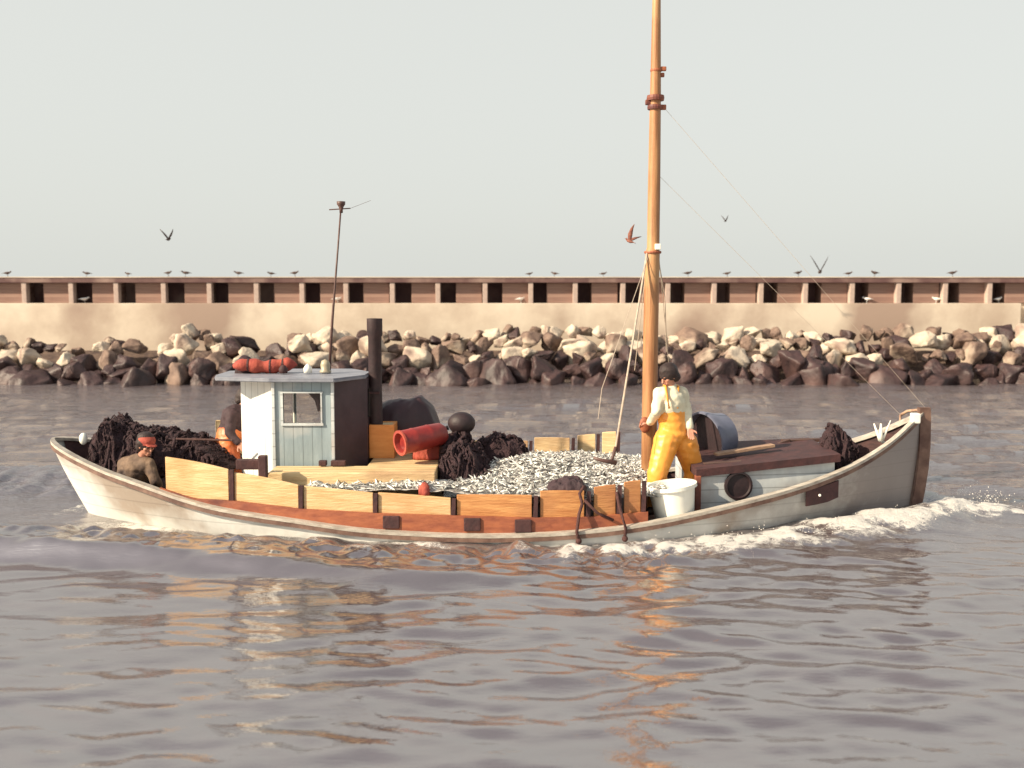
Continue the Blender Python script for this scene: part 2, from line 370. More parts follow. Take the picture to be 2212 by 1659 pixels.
def nz(mp_, s, d=4, r=.55):
    n_ = t.nodes.new('ShaderNodeTexNoise'); n_.inputs['Scale'].default_value = s; n_.inputs['Detail'].default_value = d; n_.inputs['Roughness'].default_value = r; t.links.new(mp_.outputs[0], n_.inputs['Vector']); return n_
def math_(op, a, b_=None, c=None):
    m_ = t.nodes.new('ShaderNodeMath'); m_.operation = op
    for k, v in enumerate((a, b_, c)):
        if v is None: continue
        if isinstance(v, (int, float)): m_.inputs[k].default_value = v
        else: t.links.new(v, m_.inputs[k])
    return m_.outputs[0]
m1 = mapn((1, 5.5, 1)); n1 = nz(m1, 1.7, 4, .5); n2 = nz(m1, .5, 3)
n4 = nz(mapn((1, 4, 1)), 6.5, 3, .5); n1 = type('o', (), dict(outputs=[math_('MULTIPLY_ADD', math_('ABSOLUTE', math_('SUBTRACT', n4.outputs[0], .5)), -1.1, n1.outputs[0])]))
b1 = t.nodes.new('ShaderNodeBump'); wsep = t.nodes.new('ShaderNodeSeparateXYZ'); t.links.new(tc.outputs['Object'], wsep.inputs[0])
wst = t.nodes.new('ShaderNodeMapRange'); wst.inputs[1].default_value = 10.5; wst.inputs[2].default_value = 14.5; wst.inputs[3].default_value = .1; wst.inputs[4].default_value = .75; t.links.new(wsep.outputs[1], wst.inputs[0])
t.links.new(wst.outputs[0], b1.inputs['Strength']); b1.inputs['Distance'].default_value = .04
t.links.new(n1.outputs[0], b1.inputs['Height'])
fa = t.nodes.new('ShaderNodeAttribute'); fa.attribute_name = 'foam'
m2 = mapn((1, 1.5, 1)); nf = nz(m2, 7, 10, .8)
fm = math_('ADD', fa.outputs['Fac'], math_('MULTIPLY', math_('SUBTRACT', nf.outputs[0], .5), 2.4))
mr = t.nodes.new('ShaderNodeMapRange'); mr.interpolation_type = 'SMOOTHSTEP'; mr.inputs[1].default_value = .36; mr.inputs[2].default_value = .9
t.links.new(math_('MULTIPLY', fm, math_('MINIMUM', math_('MULTIPLY', fa.outputs['Fac'], 5), 1)), mr.inputs[0])
b2 = t.nodes.new('ShaderNodeBump'); b2.inputs['Distance'].default_value = .08
t.links.new(mr.outputs[0], b2.inputs['Strength']); t.links.new(nf.outputs[0], b2.inputs['Height']); t.links.new(b1.outputs[0], b2.inputs['Normal'])
t.links.new(b2.outputs[0], b.inputs['Normal'])
wc = t.nodes.new('ShaderNodeMix'); wc.data_type = 'RGBA'; wc.inputs[6].default_value = (.075, .056, .057, 1); wc.inputs[7].default_value = (.11, .087, .09, 1)
t.links.new(n2.outputs[0], wc.inputs[0])
fc = t.nodes.new('ShaderNodeMix'); fc.data_type = 'RGBA'; fc.inputs[7].default_value = (.7, .66, .6, 1)
t.links.new(wc.outputs[2], fc.inputs[6]); t.links.new(mr.outputs[0], fc.inputs[0]); t.links.new(fc.outputs[2], b.inputs['Base Color'])
t.links.new(math_('MULTIPLY_ADD', mr.outputs[0], .6, .02), b.inputs['Roughness'])
b.inputs['IOR'].default_value = 4.0
water = bpy.data.objects.new('water', me); C.objects.link(water); me.materials.append(wm); water['kind'] = 'structure'

rs = random.Random(11); bm = bmesh.new()
for k in range(750):      # droplets thrown up by the bow
    sgn = rs.choice((-1, -1, 1)); f_ = rs.random()**1.4; x = 5.9-4.4*f_
    yy = YC+sgn*(.12+1.75*min(1, f_*1.15)**.8)+rs.gauss(0, .16); z = .16*(1-f_*.7)+abs(rs.gauss(0, .05))+.01
    if abs(yy-YC) < beam(max(-5, min(4.9, x)))+.05 and x < 4.97: continue
    bmesh.ops.create_icosphere(bm, subdivisions=1, radius=rs.uniform(.002, .007), matrix=Matrix.Translation((x+rs.gauss(0, .1), yy, z)))
o = obj('spray', bm, mat('spray_drops', (.72, .68, .62), (.66, .62, .58), 4, .4, 0)); tag(o, 'fine white spray droplets flying over the bow wave', 'spray', kind='stuff')

# ---------------------------------------------------------------- breakwater
YW = 32.0
def wx(px, Y=YW): return (px-1106)/F*Y
zt = P(0, 600, YW).z; zl = P(0, 655, YW).z; zb = P(0, 730, YW).z
wall = thing('breakwater_wall', 'long pale concrete breakwater wall with a row of bays under its coping, both darkened to paint in shade', 'wall', (0, YW+.5, 0))
X0, X1 = -40, wx(2203)
bm = NB(); add_box(bm, (X0, YW-.02, -.5), (X1, YW+1.2, zl), .02); add_box(bm, (X1+.32, YW-.02, -.5), (30, YW+1.2, zl), .02); add_box(bm, (X1-.1, YW+.3, -.5), (X1+.4, YW+1.18, zl-.01)); obj('base', bm, M['concrete'], wall)
bm = NB(); add_box(bm, (X0, YW+.9, zl), (30, YW+1.1, zt-.1)); obj('bay_shade_panel', bm, M['coping'], wall)  # recess back set deep and coloured dark to stand in for bay shadow
bb = NB(); add_box(bb, (.54, YW+.22, zl), (1.34, YW+.895, zt-.11), .015); bay = obj('bay_panel', bb, M['concrete2'], wall)  # front slab; the deep slot left beside it is shaped to hold shade
bm = NB(); add_box(bm, (X0, YW-.03, zt-.15), (30, YW+1.2, zt), .015); obj('coping', bm, M['coping'], wall)  # thick dark band, the coping's shadow put into its colour
bm = NB(); add_box(bm, (X0, YW-.05, zt+.0), (30, YW+1.22, zt+.03), .01); obj('coping_edge', bm, M['concrete'], wall)
bp = NB(); add_box(bp, (-.085, YW, zl), (.06, YW+.248, zt-.11), .01)
pil = obj('pilaster', bp, M['pilaster'], wall)
pxs = [158+98.9*k for k in range(-6, 26)]
for k, px in enumerate(pxs):
    o = pil if k == 0 else pil.copy()
    if k: C.objects.link(o); o.parent = wall
    o.location.x = wx(px+random.uniform(-3, 3), YW)
    o2 = bay if k == 0 else bay.copy()
    if k: C.objects.link(o2); o2.parent = wall
    o2.location.x = o.location.x+random.uniform(-.06, .03)

bm = NB()   # rubble bank under the boulders
v = [bm.verts.new(p) for p in ((-40, 28.6, -.6), (30, 28.6, -.6), (30, YW, .75), (-40, YW, .75), (-40, YW, -.6), (30, YW, -.6))]
bm.faces.new((v[0], v[1], v[2], v[3])); bm.faces.new((v[0], v[1], v[5], v[4])); bm.faces.new((v[2], v[3], v[4], v[5])); bm.faces.new((v[0], v[3], v[4])); bm.faces.new((v[1], v[2], v[5]))
o = obj('ground', bm, M['bank']); o['kind'] = 'structure'

def rock_mesh(seed, m):
    r = random.Random(seed); bm = NB()
    for k in range(15):
        v = Vector((r.gauss(0, 1), r.gauss(0, 1), r.gauss(0, 1))).normalized()
        v = Vector([math.copysign(abs(c)**.75, c) for c in v])*r.uniform(.42, .52)
        bm.verts.new(v)
    h = bmesh.ops.convex_hull(bm, input=bm.verts)
    bmesh.ops.delete(bm, geom=[g for g in h['geom_interior'] if isinstance(g, bmesh.types.BMVert)], context='VERTS')
    bmesh.ops.bevel(bm, geom=list(bm.edges), offset=.03, segments=1, affect='EDGES', clamp_overlap=True)
    bmesh.ops.triangulate(bm, faces=bm.faces)
    bmesh.ops.subdivide_edges(bm, edges=bm.edges, cuts=2, use_grid_fill=True)
    for _ in range(5): bmesh.ops.smooth_vert(bm, verts=bm.verts, factor=.5, use_axis_x=True, use_axis_y=True, use_axis_z=True)
    for v in bm.verts: v.co = v.co*1.1 + v.co.normalized()*.07*fbm(v.co*3.5+Vector((seed, 0, 0)))
    bmesh.ops.recalc_face_normals(bm, faces=bm.faces)
    me = bpy.data.meshes.new('boulder'); bm.to_mesh(me); bm.free(); me.materials.append(m); me.shade_smooth(); me.set_sharp_from_angle(angle=R(50)); return me
RM = {k: [rock_mesh(s+i*20, M['rock%d' % (i+1)]) for s in range(7)] for i, k in enumerate(('pale', 'brown', 'wet'))}
RL = {'pale': ('pale dry boulder in the rubble slope below the breakwater wall', 'pale boulders of the breakwater'),
      'brown': ('brown weathered boulder in the rubble slope below the breakwater wall', 'brown boulders of the breakwater'),
      'wet': ('dark wet boulder at the foot of the breakwater slope by the waterline', 'dark wet boulders of the breakwater')}
def rock(x, y, z, sx_, sy_, sz_, kind, lab=None, rot=None):
    o = bpy.data.objects.new('boulder', random.choice(RM[kind])); C.objects.link(o)
    o.location = (x, y, z); o.scale = (sx_, sy_, sz_); o.rotation_euler = rot or (random.uniform(-.5, .5), random.uniform(-.6, .6), random.uniform(0, 6.28))
    tag(o, lab or RL[kind][0], 'boulder', None if lab else RL[kind][1]); return o
big = [((1250, 760), 1.15, 'pale', 'largest pale boulder of the rubble slope, left of the mast'), ((1325, 745), .85, 'brown', 'broad brown slab high on the rubble slope just left of the mast'),
       ((650, 745), .8, 'pale', 'tall pale boulder above the wheelhouse roof, left of the thin antenna pole'), ((1660, 755), .75, 'pale', 'large pale boulder right of the mast near the top of the slope')]
for (px, py), s_, k, lab in big:
    p = P(px, py, 30.2); rock(p.x, p.y, p.z, s_, s_*.8, s_*.75, k, lab)
def crest(x):   # uneven height of the heap as in the photo (low at the left, high in the middle and right)
    px = 1106+x*F/30.5
    return float(np.interp(px, [0, 100, 180, 250, 330, 400, 470, 520, 600, 660, 760, 900, 1000, 1180, 1330, 1430, 1560, 1700, 1800, 1950, 2100, 2212], [.1, .12, -.22, -.05, -.38, .15, .02, -.25, -.25, .08, 0, .0, 0, .28, .12, .0, .05, .2, 0, .22, .1, .15]))
rows = [(28.95, -.02, 'wet', .85), (29.35, .28, 'wet', .7), (29.85, .58, 'mix', .62), (30.4, .92, 'top', .58), (30.95, 1.12, 'top', .58)]
cnt = 0
for yi, zi, kind, sc in rows:
    x = -15.4
    while x < 15.4:
        s_ = sc*random.choice((.7, .8, .9, 1.05, 1.2, 1.45))*random.uniform(.9, 1.1); c = crest(x)
        if kind == 'wet': k = random.choices(['wet', 'brown'], [9, .3])[0]
        elif kind == 'mix': k = random.choices(['wet', 'brown', 'pale'], [5, 2.5, 3.6])[0]
        else: k = random.choices(['wet', 'brown', 'pale'], [3.6, 3, 5])[0]
        if not (zi > .8 and c < -.2 and random.random() < .75) and not (zi > 1 and x < -12):
            if k == 'wet' and zi > .5: k2 = 'brown' if random.random() < .35 else 'wet'
            else: k2 = k
            rock(x, yi+random.uniform(-.22, .22), zi+(c*.9 if zi > .2 else 0)*(zi/1.1)+random.uniform(-.12, .12), s_*random.uniform(.8, 1.25), s_*.9, s_*random.uniform(.6, 1.1), k2); cnt += 1
        x += s_*.74
print('boulders', cnt)

# birds
def bird_mesh(name, m, flying=False, wing=.0):
    bm = NB()
    add_tube(bm, [(-.17, 0, .145), (-.12, 0, .15), (-.04, 0, .15), (.05, 0, .16), (.1, 0, .18)], [.006, .03, .052, .045, .02], 10)
    bmesh.ops.create_icosphere(bm, subdivisions=2, radius=.03, matrix=Matrix.Translation((.125, 0, .205)))
    add_tube(bm, [(.09, 0, .175), (.12, 0, .2)], [.032, .024], 8)
    add_tube(bm, [(.148, 0, .203), (.19, 0, .195)], [.009, .002], 6)
    tl = [bm.verts.new(p) for p in ((-.14, -.02, .15), (-.14, .02, .15), (-.24, .03, .14), (-.24, -.03, .14), (-.14, 0, .135), (-.24, 0, .132))]
    bm.faces.new((tl[0], tl[1], tl[2], tl[3])); bm.faces.new((tl[0], tl[3], tl[5], tl[4])); bm.faces.new((tl[1], tl[4], tl[5], tl[2])); bm.faces.new((tl[2], tl[5], tl[3])); bm.faces.new((tl[0], tl[4], tl[1]))
    for s in (-1, 1):
        if flying:
            u = math.sin(wing); c = math.cos(wing)
            pr = [(.06, -.06, .0), (.07, -.09, .22), (.0, -.1, .42), (-.12, -.13, .6)]
            tp, bt = [], []
            for a, b_, d in pr:
                for L_, dz in ((tp, .008), (bt, -.004)):
                    L_.append((bm.verts.new((a, s*d*c, .17+d*u+dz)), bm.verts.new((b_, s*d*c, .165+d*u+dz*.3))))
            for i in range(3):
                for L_ in (tp, bt): bm.faces.new((L_[i][0], L_[i+1][0], L_[i+1][1], L_[i][1]))
                for e in (0, 1): bm.faces.new((tp[i][e], tp[i+1][e], bt[i+1][e], bt[i][e]))
            bm.faces.new((tp[3][0], tp[3][1], bt[3][1], bt[3][0]))
        else:
            add_tube(bm, [(.05, s*.035, .17), (-.03, s*.05, .165), (-.12, s*.03, .155), (-.21, s*.01, .15)], [.012, .025, .016, .003], 8)
            add_tube(bm, [(.0, s*.02, .12), (.005, s*.02, .0)], [.007, .005], 5); add_tube(bm, [(-.01, s*.02, .004), (.035, s*.022, .004)], [.006, .004], 5)
    bmesh.ops.recalc_face_normals(bm, faces=bm.faces)
    me = bpy.data.meshes.new(name); bm.to_mesh(me); bm.free(); me.materials.append(m); me.shade_smooth(); return me
def bird(name, me, loc, rz, s, label, cat, group=None, rot=None):
    o = bpy.data.objects.new(name, me); C.objects.link(o); o.location = loc; o.rotation_euler = rot or (0, 0, rz); o.scale = (s, s, s)
    return tag(o, label, cat, group)
bmd = bird_mesh('standing_bird', M['bird']); bmg = bird_mesh('standing_gull', M['gull'])
for px in (14, 185, 274, 362, 399, 513, 584, 636, 1144, 1198, 1304, 1487, 1572, 1726, 1835, 1891, 2060):
    bird('standing_bird', bmd, (wx(px), YW+.25, zt+.03), random.choice([0, math.pi])+random.uniform(-.5, .5), random.uniform(.62, .85), 'small dark bird perched on the coping of the breakwater wall', 'bird', 'birds perched on the coping')
for px in (180, 728, 1125, 1875, 2025, 2160):
    bird('standing_gull', bmg, (wx(px), YW+.2, zl+.0), random.choice([.4, math.pi-.3]), .85, 'white gull resting in a bay of the breakwater wall', 'gull', 'white gulls in the wall bays')
bird('standing_bird', bird_mesh('landing_bird', M['bird'], True, 1.05), P(1771, 598, YW+.2), R(60), .95, 'large dark bird with raised wings landing on the coping', 'bird')
bird('flying_bird', bird_mesh('flying_bird', M['brownbird'], True, .75), P(1355, 530, 14), R(200), .42, 'brown bird in flight close to the left side of the mast', 'bird', rot=(R(25), R(-15), R(150)))
bird('flying_bird', bird_mesh('flying_bird', M['bird'], True, .9), P(364, 525, 24), R(70), .5, 'small dark bird flying above the left end of the wall', 'bird')
bird('flying_bird', bird_mesh('flying_bird', M['bird'], True, .9), P(1567, 482, 30), R(40), .35, 'tiny dark bird high in the sky right of the mast', 'bird')

# ---------------------------------------------------------------- the boat
boat = thing('fishing_boat', 'double-ended white fishing boat with orange side boards, small wheelhouse and wooden mast', 'boat', (0, YC, 0))
def LB(v): return XB-.22*v**1.1
def LS(v): return XS-.75*v**1.2
def hullpt(u, v, side, inset=0.0):
    Lx = LB(v) if u >= 0 else LS(v)
    x = u*Lx; b_ = beam(u*(XB if u >= 0 else XS)); s = sheer(u*(XB if u >= 0 else XS))
    full = (1-abs(u)**3)
    g = (1-v**2.6)**.62*(full)+(1-v)**.75*(1-full)
    g = max(0, b_*g-inset)
    return Vector((x, YC+side*g, s*(1-v)+(-.62)*v))
NU, NV = 110, 14
us = [math.sin((k/NU-.5)*math.pi) for k in range(NU+1)]
bm = NB()
for ins in (0, .05):
    for side in (-1, 1):
        g = [[bm.verts.new(hullpt(u*(1 if not ins else .988), v/NV, side, ins)) for v in range(NV+1)] for u in us]
        for i in range(NU):
            for j in range(NV):
                try: bm.faces.new((g[i][j], g[i+1][j], g[i+1][j+1], g[i][j+1])).material_index = 1 if ins else 0
                except ValueError: pass
bmesh.ops.remove_doubles(bm, verts=bm.verts, dist=.0004)
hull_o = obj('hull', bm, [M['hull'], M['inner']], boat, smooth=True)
# rail cap, strake below it
def rail(name, m, off, dz0, dz1, y_in, y_out, u0=-.999, u1=.995, parent=boat):
    bm = NB(); n = 120
    for side in (-1, 1):
        prev = None
        for k in range(n+1):
            u = u0+(u1-u0)*k/n; u = math.sin(u*math.pi/2) if abs(u0) > .99 else u
            a = hullpt(u, 0, side)
            nb = a.y-YC; s_ = max(abs(nb), 1e-3)
            yi = side*max(s_-y_in, 0); yo = side*(s_+y_out)
            q_ = [bm.verts.new((a.x, YC+yy, a.z+zz)) for yy, zz in ((yi, dz0), (yo, dz0), (yo, dz1), (yi, dz1))]
            if prev:
                for e in range(4): bm.faces.new((prev[e], prev[(e+1) % 4], q_[(e+1) % 4], q_[e]))
            else: bm.faces.new(q_)
            prev = q_
        bm.faces.new(prev)
    return obj(name, bm, m, parent)
rail('rail_cap', M['railtop'], 0, -.005, .03, .09, .03)
rail('rubbing_strake', M['railcap'], 0, -.05, -.008, -.002, .035)
# stem post
bm = NB()
pts = [P(2002, 880, YC), P(2003, 900, YC), P(2002, 960, YC), P(1998, 1010, YC), P(1990, 1060, YC), P(1975, 1130, YC)]
prev = None
for p in pts:
    q_ = [bm.verts.new(p+Vector(d)) for d in ((-.1, -.045, 0), (.035, -.03, 0), (.035, .03, 0), (-.1, .045, 0))]
    if prev:
        for e in range(4): bm.faces.new((prev[e], prev[(e+1) % 4], q_[(e+1) % 4], q_[e]))
    else: bm.faces.new(q_)
    prev = q_
bm.faces.new(prev); obj('stem_post', bm, M['railcap'], boat)
bm = NB(); add_tube(bm, [P(1945, 897, YC+.25), P(1960, 888, YC+.2), P(1980, 886, YC+.1), P(2000, 890, YC)], .018, 8); add_tube(bm, [P(1945, 897, YC+.25), P(1944, 925, YC+.25)], .014, 6); obj('bow_rail', bm, M['plank'], boat, True)
bm = NB(); c = P(1977, 905, YC-.1); add_box(bm, c-Vector((.05, .05, .05)), c+Vector((.05, .05, .07)), .015); obj('fairlead', bm, M['tubwhite'], boat)
# deck
def deckz(x): return sheer(x)-.16-.25*max(0, abs(x)/5)**2
bm = NB(); n = 60; prev = None
for k in range(n+1):
    x = -XS*.9+(XS*.9+XB*.93)*k/n; z = deckz(x); s0 = sheer(x); v_ = (s0-z)/(s0+.62)
    u_ = x/(LB(v_) if x >= 0 else LS(v_)); b_ = max(.005, abs(hullpt(u_, v_, 1, .06).y-YC))
    q_ = [bm.verts.new((x, YC-b_, z)), bm.verts.new((x, YC+b_, z))]
    if prev: bm.faces.new((prev[0], q_[0], q_[1], prev[1]))
    prev = q_
obj('deck', bm, M['deckwood'], boat)
def deckz(x): return sheer(x)-.16-.25*max(0, abs(x)/5)**2
# inboard red waterway band + washboards + stanchions, near side read off the photo, far side mirrored
bandx = [330, 420, 500, 650, 810, 975, 1150, 1265, 1330, 1400]; bandy = [1056, 1078, 1082, 1100, 1109, 1114, 1119, 1118, 1112, 1106]
def band_top(px): return float(np.interp(px, bandx, bandy))
def strip(bm, ptsa, ptsb, th):
    """plate between two polylines, th thick away from the camera"""
    prev = None
    for a, b_ in zip(ptsa, ptsb):
        q_ = [bm.verts.new(a), bm.verts.new(b_), bm.verts.new(b_+Vector((0, th, 0))), bm.verts.new(a+Vector((0, th, 0)))]
        if prev:
            for e in range(4): bm.faces.new((prev[e], prev[(e+1) % 4], q_[(e+1) % 4], q_[e]))
        else: bm.faces.new(q_)
        prev = q_
    bm.faces.new(prev)
def mirror(pts): return [Vector((p.x, 2*YC-p.y, p.z+.15)) for p in pts]
A, B_ = [], []
for k in range(41):
    px = 345+(1400-345)*k/40; tpt = nearpt(px, band_top(px), .06)
    A.append(Vector((tpt.x, YC-beam(tpt.x)+.06, sheer(tpt.x)+.025))); B_.append(Vector((tpt.x, YC-beam(tpt.x)+.06, max(tpt.z, sheer(tpt.x)+.04))))
bm = NB(); strip(bm, A, B_, .04); strip(bm, mirror(A), mirror(B_), -.04); obj('waterway', bm, M['redrail'], boat)
boards = [(358, 494, 987, 1014, 'board2'), (507, 645, 1021, 1048, 'board2'), (656, 806, 1050, 1065, 'board2'), (817, 974, 1064, 1076, 'board2'),
          (987, 1149, 1069, 1070, 'board'), (1167, 1262, 1061, 1060, 'board'), (1283, 1330, 1053, 1047, 'board'), (1348, 1384, 1042, 1038, 'board')]
for i, (a, b_, ya, yb, mm) in enumerate(boards):
    A, B_ = [], []
    for k in range(9):
        f_ = k/8; px = a+(b_-a)*f_; bow_ = 2.5*math.sin(f_*math.pi)
        tp = nearpt(px, ya+(yb-ya)*f_-bow_*(1 if i < 2 else .3), .11)
        bt = nearpt(px, band_top(px)+6, .11); tp.x = bt.x = (tp.x+bt.x)/2
        tp.y = bt.y = YC-beam(tp.x)+.105
        A.append(bt); B_.append(tp)
    for far in (0, 1):
        bm = NB(); strip(bm, mirror(A) if far else A, mirror(B_) if far else B_, -.035 if far else .035)
        bmesh.ops.bevel(bm, geom=list(bm.edges), offset=.005, segments=1, affect='EDGES')
        obj('washboard', bm, M['board3'] if far else M[mm], boat)
for i in range(len(boards)):
    b_ = boards[i][1]; c = boards[i+1][0] if i+1 < len(boards) else 1400; px = (b_+c)/2
    yb = boards[i][3]+3
    tp = nearpt(px, yb-2, .1); bt = nearpt(px-2, band_top(px)+8, .1); bt.x = tp.x-.01
    for far in (0, 1):
        q0, q1 = (mirror([bt, tp]) if far else (bt, tp))
        bm = NB(); add_tube(bm, [q0, q1], [.034, .03], 4); obj('stanchion', bm, M['dark'], boat)
# dark bollard patches on the red band
for px in (845, 1020, 1130):
    p = nearpt(px, band_top(px)+18, .05); bm = NB(); add_box(bm, p-Vector((.09, .012, .07)), p+Vector((.09, .02, .07)), .01); obj('scupper', bm, M['dark'], boat)
# bow board
bm = NB(); q0 = []
for px, y0, y1 in ((1742, 1062, 1094), (1765, 1054, 1090), (1790, 1046, 1084), (1812, 1038, 1074)):
    a = nearpt(px, y0, -.03); c = nearpt(px, y1, -.03); c.x = a.x; c.y = a.y = min(a.y, c.y); q0.append((a, c))
strip(bm, [c for a, c in q0], [a for a, c in q0], .03); obj('bow_board', bm, M['dark'], boat)
p = nearpt(1771, 1070, -.075); bm = NB(); bmesh.ops.create_icosphere(bm, subdivisions=2, radius=.016, matrix=Matrix.Translation(p)); obj('bolt', bm, M['tubwhite'], boat, True)

# ---- wheelhouse (eight-sided hut)
base = [(-3.22, 12.3), (-2.755, 11.95), (-2.07, 11.95), (-1.73, 12.35), (-1.73, 12.75), (-2.07, 13.1), (-2.755, 13.1), (-3.22, 12.75)]
zr = P(650, 824, 11.95).z; zd = .1
wh = None
mids = [1, 0, 2, 2, 2, 0, 1, 1]    # material per face: aft faces white, sides grey, front dark with its shade painted in
bm = NB()
def panel(bm, a, b_, z0, z1, hole, mi, th=.035):
    """wall panel from a to b with an optional rectangular opening (s0,s1,h0,h1)"""
    a = Vector((*a, 0)); b_ = Vector((*b_, 0)); L = (b_-a).length; d = (b_-a)/L; n_ = Vector((d.y, -d.x, 0))
    def quad(s0, s1, h0, h1):
        q_ = []
        for off in (0, -th):
            q_ += [bm.verts.new(a+d*s+n_*off+Vector((0, 0, h))) for s, h in ((s0, h0), (s1, h0), (s1, h1), (s0, h1))]
        for f_ in ((0, 1, 2, 3), (7, 6, 5, 4), (0, 4, 5, 1), (1, 5, 6, 2), (2, 6, 7, 3), (3, 7, 4, 0)): bm.faces.new([q_[k] for k in f_]).material_index = mi
    if not hole: quad(0, L, z0, z1)
    else:
        s0, s1, h0, h1 = hole
        quad(0, s0, z0, z1); quad(s1, L, z0, z1); quad(s0, s1, z0, h0); quad(s0, s1, h1, z1)
wz1 = P(650, 849, 11.95).z; wz0 = P(650, 914, 11.95).z; wxa = P(612, 880, 11.95).x+2.755; wxb = P(693, 880, 11.95).x+2.755
holes = {0: (0, 0, 0, 0), 1: (wxa, wxb, wz0, wz1), 5: (.06, .66, wz0-.25, wz1+.02), 6: (.02, .48, wz0-.25, wz1+.02), 3: (.08, .32, wz0, wz1)}
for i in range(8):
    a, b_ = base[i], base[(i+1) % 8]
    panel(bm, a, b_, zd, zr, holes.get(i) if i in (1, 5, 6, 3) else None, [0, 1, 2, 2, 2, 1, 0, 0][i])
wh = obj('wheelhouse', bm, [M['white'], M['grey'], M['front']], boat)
# corner trim, skirting
bm = NB()
for i in (1, 2):
    x_, y_ = base[i]; add_box(bm, (x_-.018, y_-.022, zd), (x_+.018, y_+.012, zr-.001), .004)
obj('corner_trim', bm, M['cuddy'], wh)
bm = NB(); fw = .028
X0_, X1_ = -2.755+wxa, -2.755+wxb
add_box(bm, (X0_-fw, 11.93, wz0-fw), (X1_+fw, 11.945, wz0)); add_box(bm, (X0_-fw, 11.93, wz1), (X1_+fw, 11.945, wz1+fw*.6)); add_box(bm, (X0_-fw, 11.931, wz0), (X0_, 11.946, wz1)); add_box(bm, (X1_, 11.931, wz0), (X1_+fw*.6, 11.946, wz1))
obj('window_frame', bm, M['cuddy'], wh)
bm = NB(); add_box(bm, (X0_, 11.962, wz0), (X1_, 11.967, wz1)); obj('window_pane', bm, M['glass'], wh)
bm = NB()   # dark piece added behind the upper corner of the pane
v = [bm.verts.new(p) for p in ((X1_-.17, 12.02, wz1+.01), (X1_-.08, 12.02, wz1-.1), (X1_-.05, 12.02, wz1-.22), (X1_+.02, 12.02, wz1-.24), (X1_+.02, 12.02, wz1+.01))]
f_ = bm.faces.new(v); e_ = bmesh.ops.extrude_face_region(bm, geom=[f_]); bmesh.ops.translate(bm, vec=(0, .03, 0), verts=[g for g in e_['geom'] if isinstance(g, bmesh.types.BMVert)])
obj('dark_corner_piece', bm, M['front'], wh)
bm = NB(); add_lathe(bm, P(569, 851, 12.13), [(.0, .0), (.022, 0), (.022, .03), (0, .03)], (-.6, -.8, 0), 12); obj('vent_hole', bm, M['dark'], wh)
bm = NB(); p = P(565, 877, 12.12); add_box(bm, (-.05, -.008, -.01), (.05, .02, .01), .004, Matrix.Rotation(R(-37), 3, 'Z')); bmesh.ops.translate(bm, vec=p, verts=bm.verts); obj('handle', bm, M['plank'], wh)
# interior floor top so that light does not leak strangely
roofpoly = [(-3.52, 12.28), (-3.44, 12.02), (-2.78, 11.84), (-2.03, 11.82), (-1.735, 12.32), (-1.735, 12.78), (-2.03, 13.24), (-2.78, 13.24), (-3.52, 12.9)]
bm = NB(); add_prism(bm, roofpoly, zr, zr+.032); bmesh.ops.bevel(bm, geom=list(bm.edges), offset=.008, segments=2, affect='EDGES'); obj('roof', bm, M['roof'], wh)
bm = NB(); add_prism(bm, [(x*.985-.04, y*.985+.187) for x, y in roofpoly], zr+.033, zr+.045); obj('roof_sheet', bm, M['roof'], wh)
bm = NB(); c = P(703, 803, 12.5); c.z = zr+.058
add_lathe(bm, c, [(0, 0), (.07, 0), (.07, .02), (.05, .03), (.06, .09), (.045, .14), (.0, .16)], n=18); obj('roof_lamp', bm, M['brass'], wh, True)
bm = NB(); c = P(665, 803, 12.45); c.z = zr+.058; add_lathe(bm, c, [(0, 0), (.05, 0), (.05, .06), (.02, .1), (0, .11)], n=14); obj('compass', bm, M['tubwhite'], wh, True)
bm = NB(); c = P(612, 806, 12.4); c.z = zr+.058; add_lathe(bm, c, [(0, 0), (.05, 0), (.055, .05), (.03, .09), (0, .1)], n=14); obj('vent_cowl', bm, M['dark'], wh, True)
# exhaust stack
bm = NB(); t0 = P(809, 688, 12.6); add_lathe(bm, Vector((t0.x, 12.6, .2)), [(0, 0), (.088, 0), (.085, 1.0), (.08, 1.3), (.08, t0.z-.2-.22), (.094, t0.z-.2-.2), (.094, t0.z-.2), (.075, t0.z-.2), (.07, t0.z-.45), (0, t0.z-.45)], n=20)
obj('exhaust_pipe', bm, M['stack'], boat, True, angle=40)
for z_ in (1.0, 1.45): bm = NB(); add_box(bm, (-1.72, 12.5, z_), (-1.6, 12.7, z_+.03)); obj('exhaust_bracket', bm, M['dark'], boat)
# aerial pole
p0 = P(711, 800, 12.55); p0.z = zr+.05; p1 = P(718, 690, 12.55); p2 = P(736, 455, 12.55)
bm = NB(); add_tube(bm, [p0, p1, P(725, 600, 12.55), p2], [.017, .016, .012, .01], 8)
pole = obj('signal_pole', bm, M['metal'], boat, True)
bm = NB(); add_lathe(bm, P(737, 460, 12.55), [(0, 0), (.02, 0), (.022, .05), (.035, .08), (.05, .1), (.052, .135), (0, .14)], n=14); obj('pole_lamp', bm, M['metal'], pole, True)
bm = NB(); add_tube(bm, [P(711, 453, 12.55), P(757, 450, 12.55)], .007, 6); add_tube(bm, [P(757, 450, 12.55), P(801, 433, 12.6)], .002, 5); obj('aerial_arm', bm, M['metal'], pole)

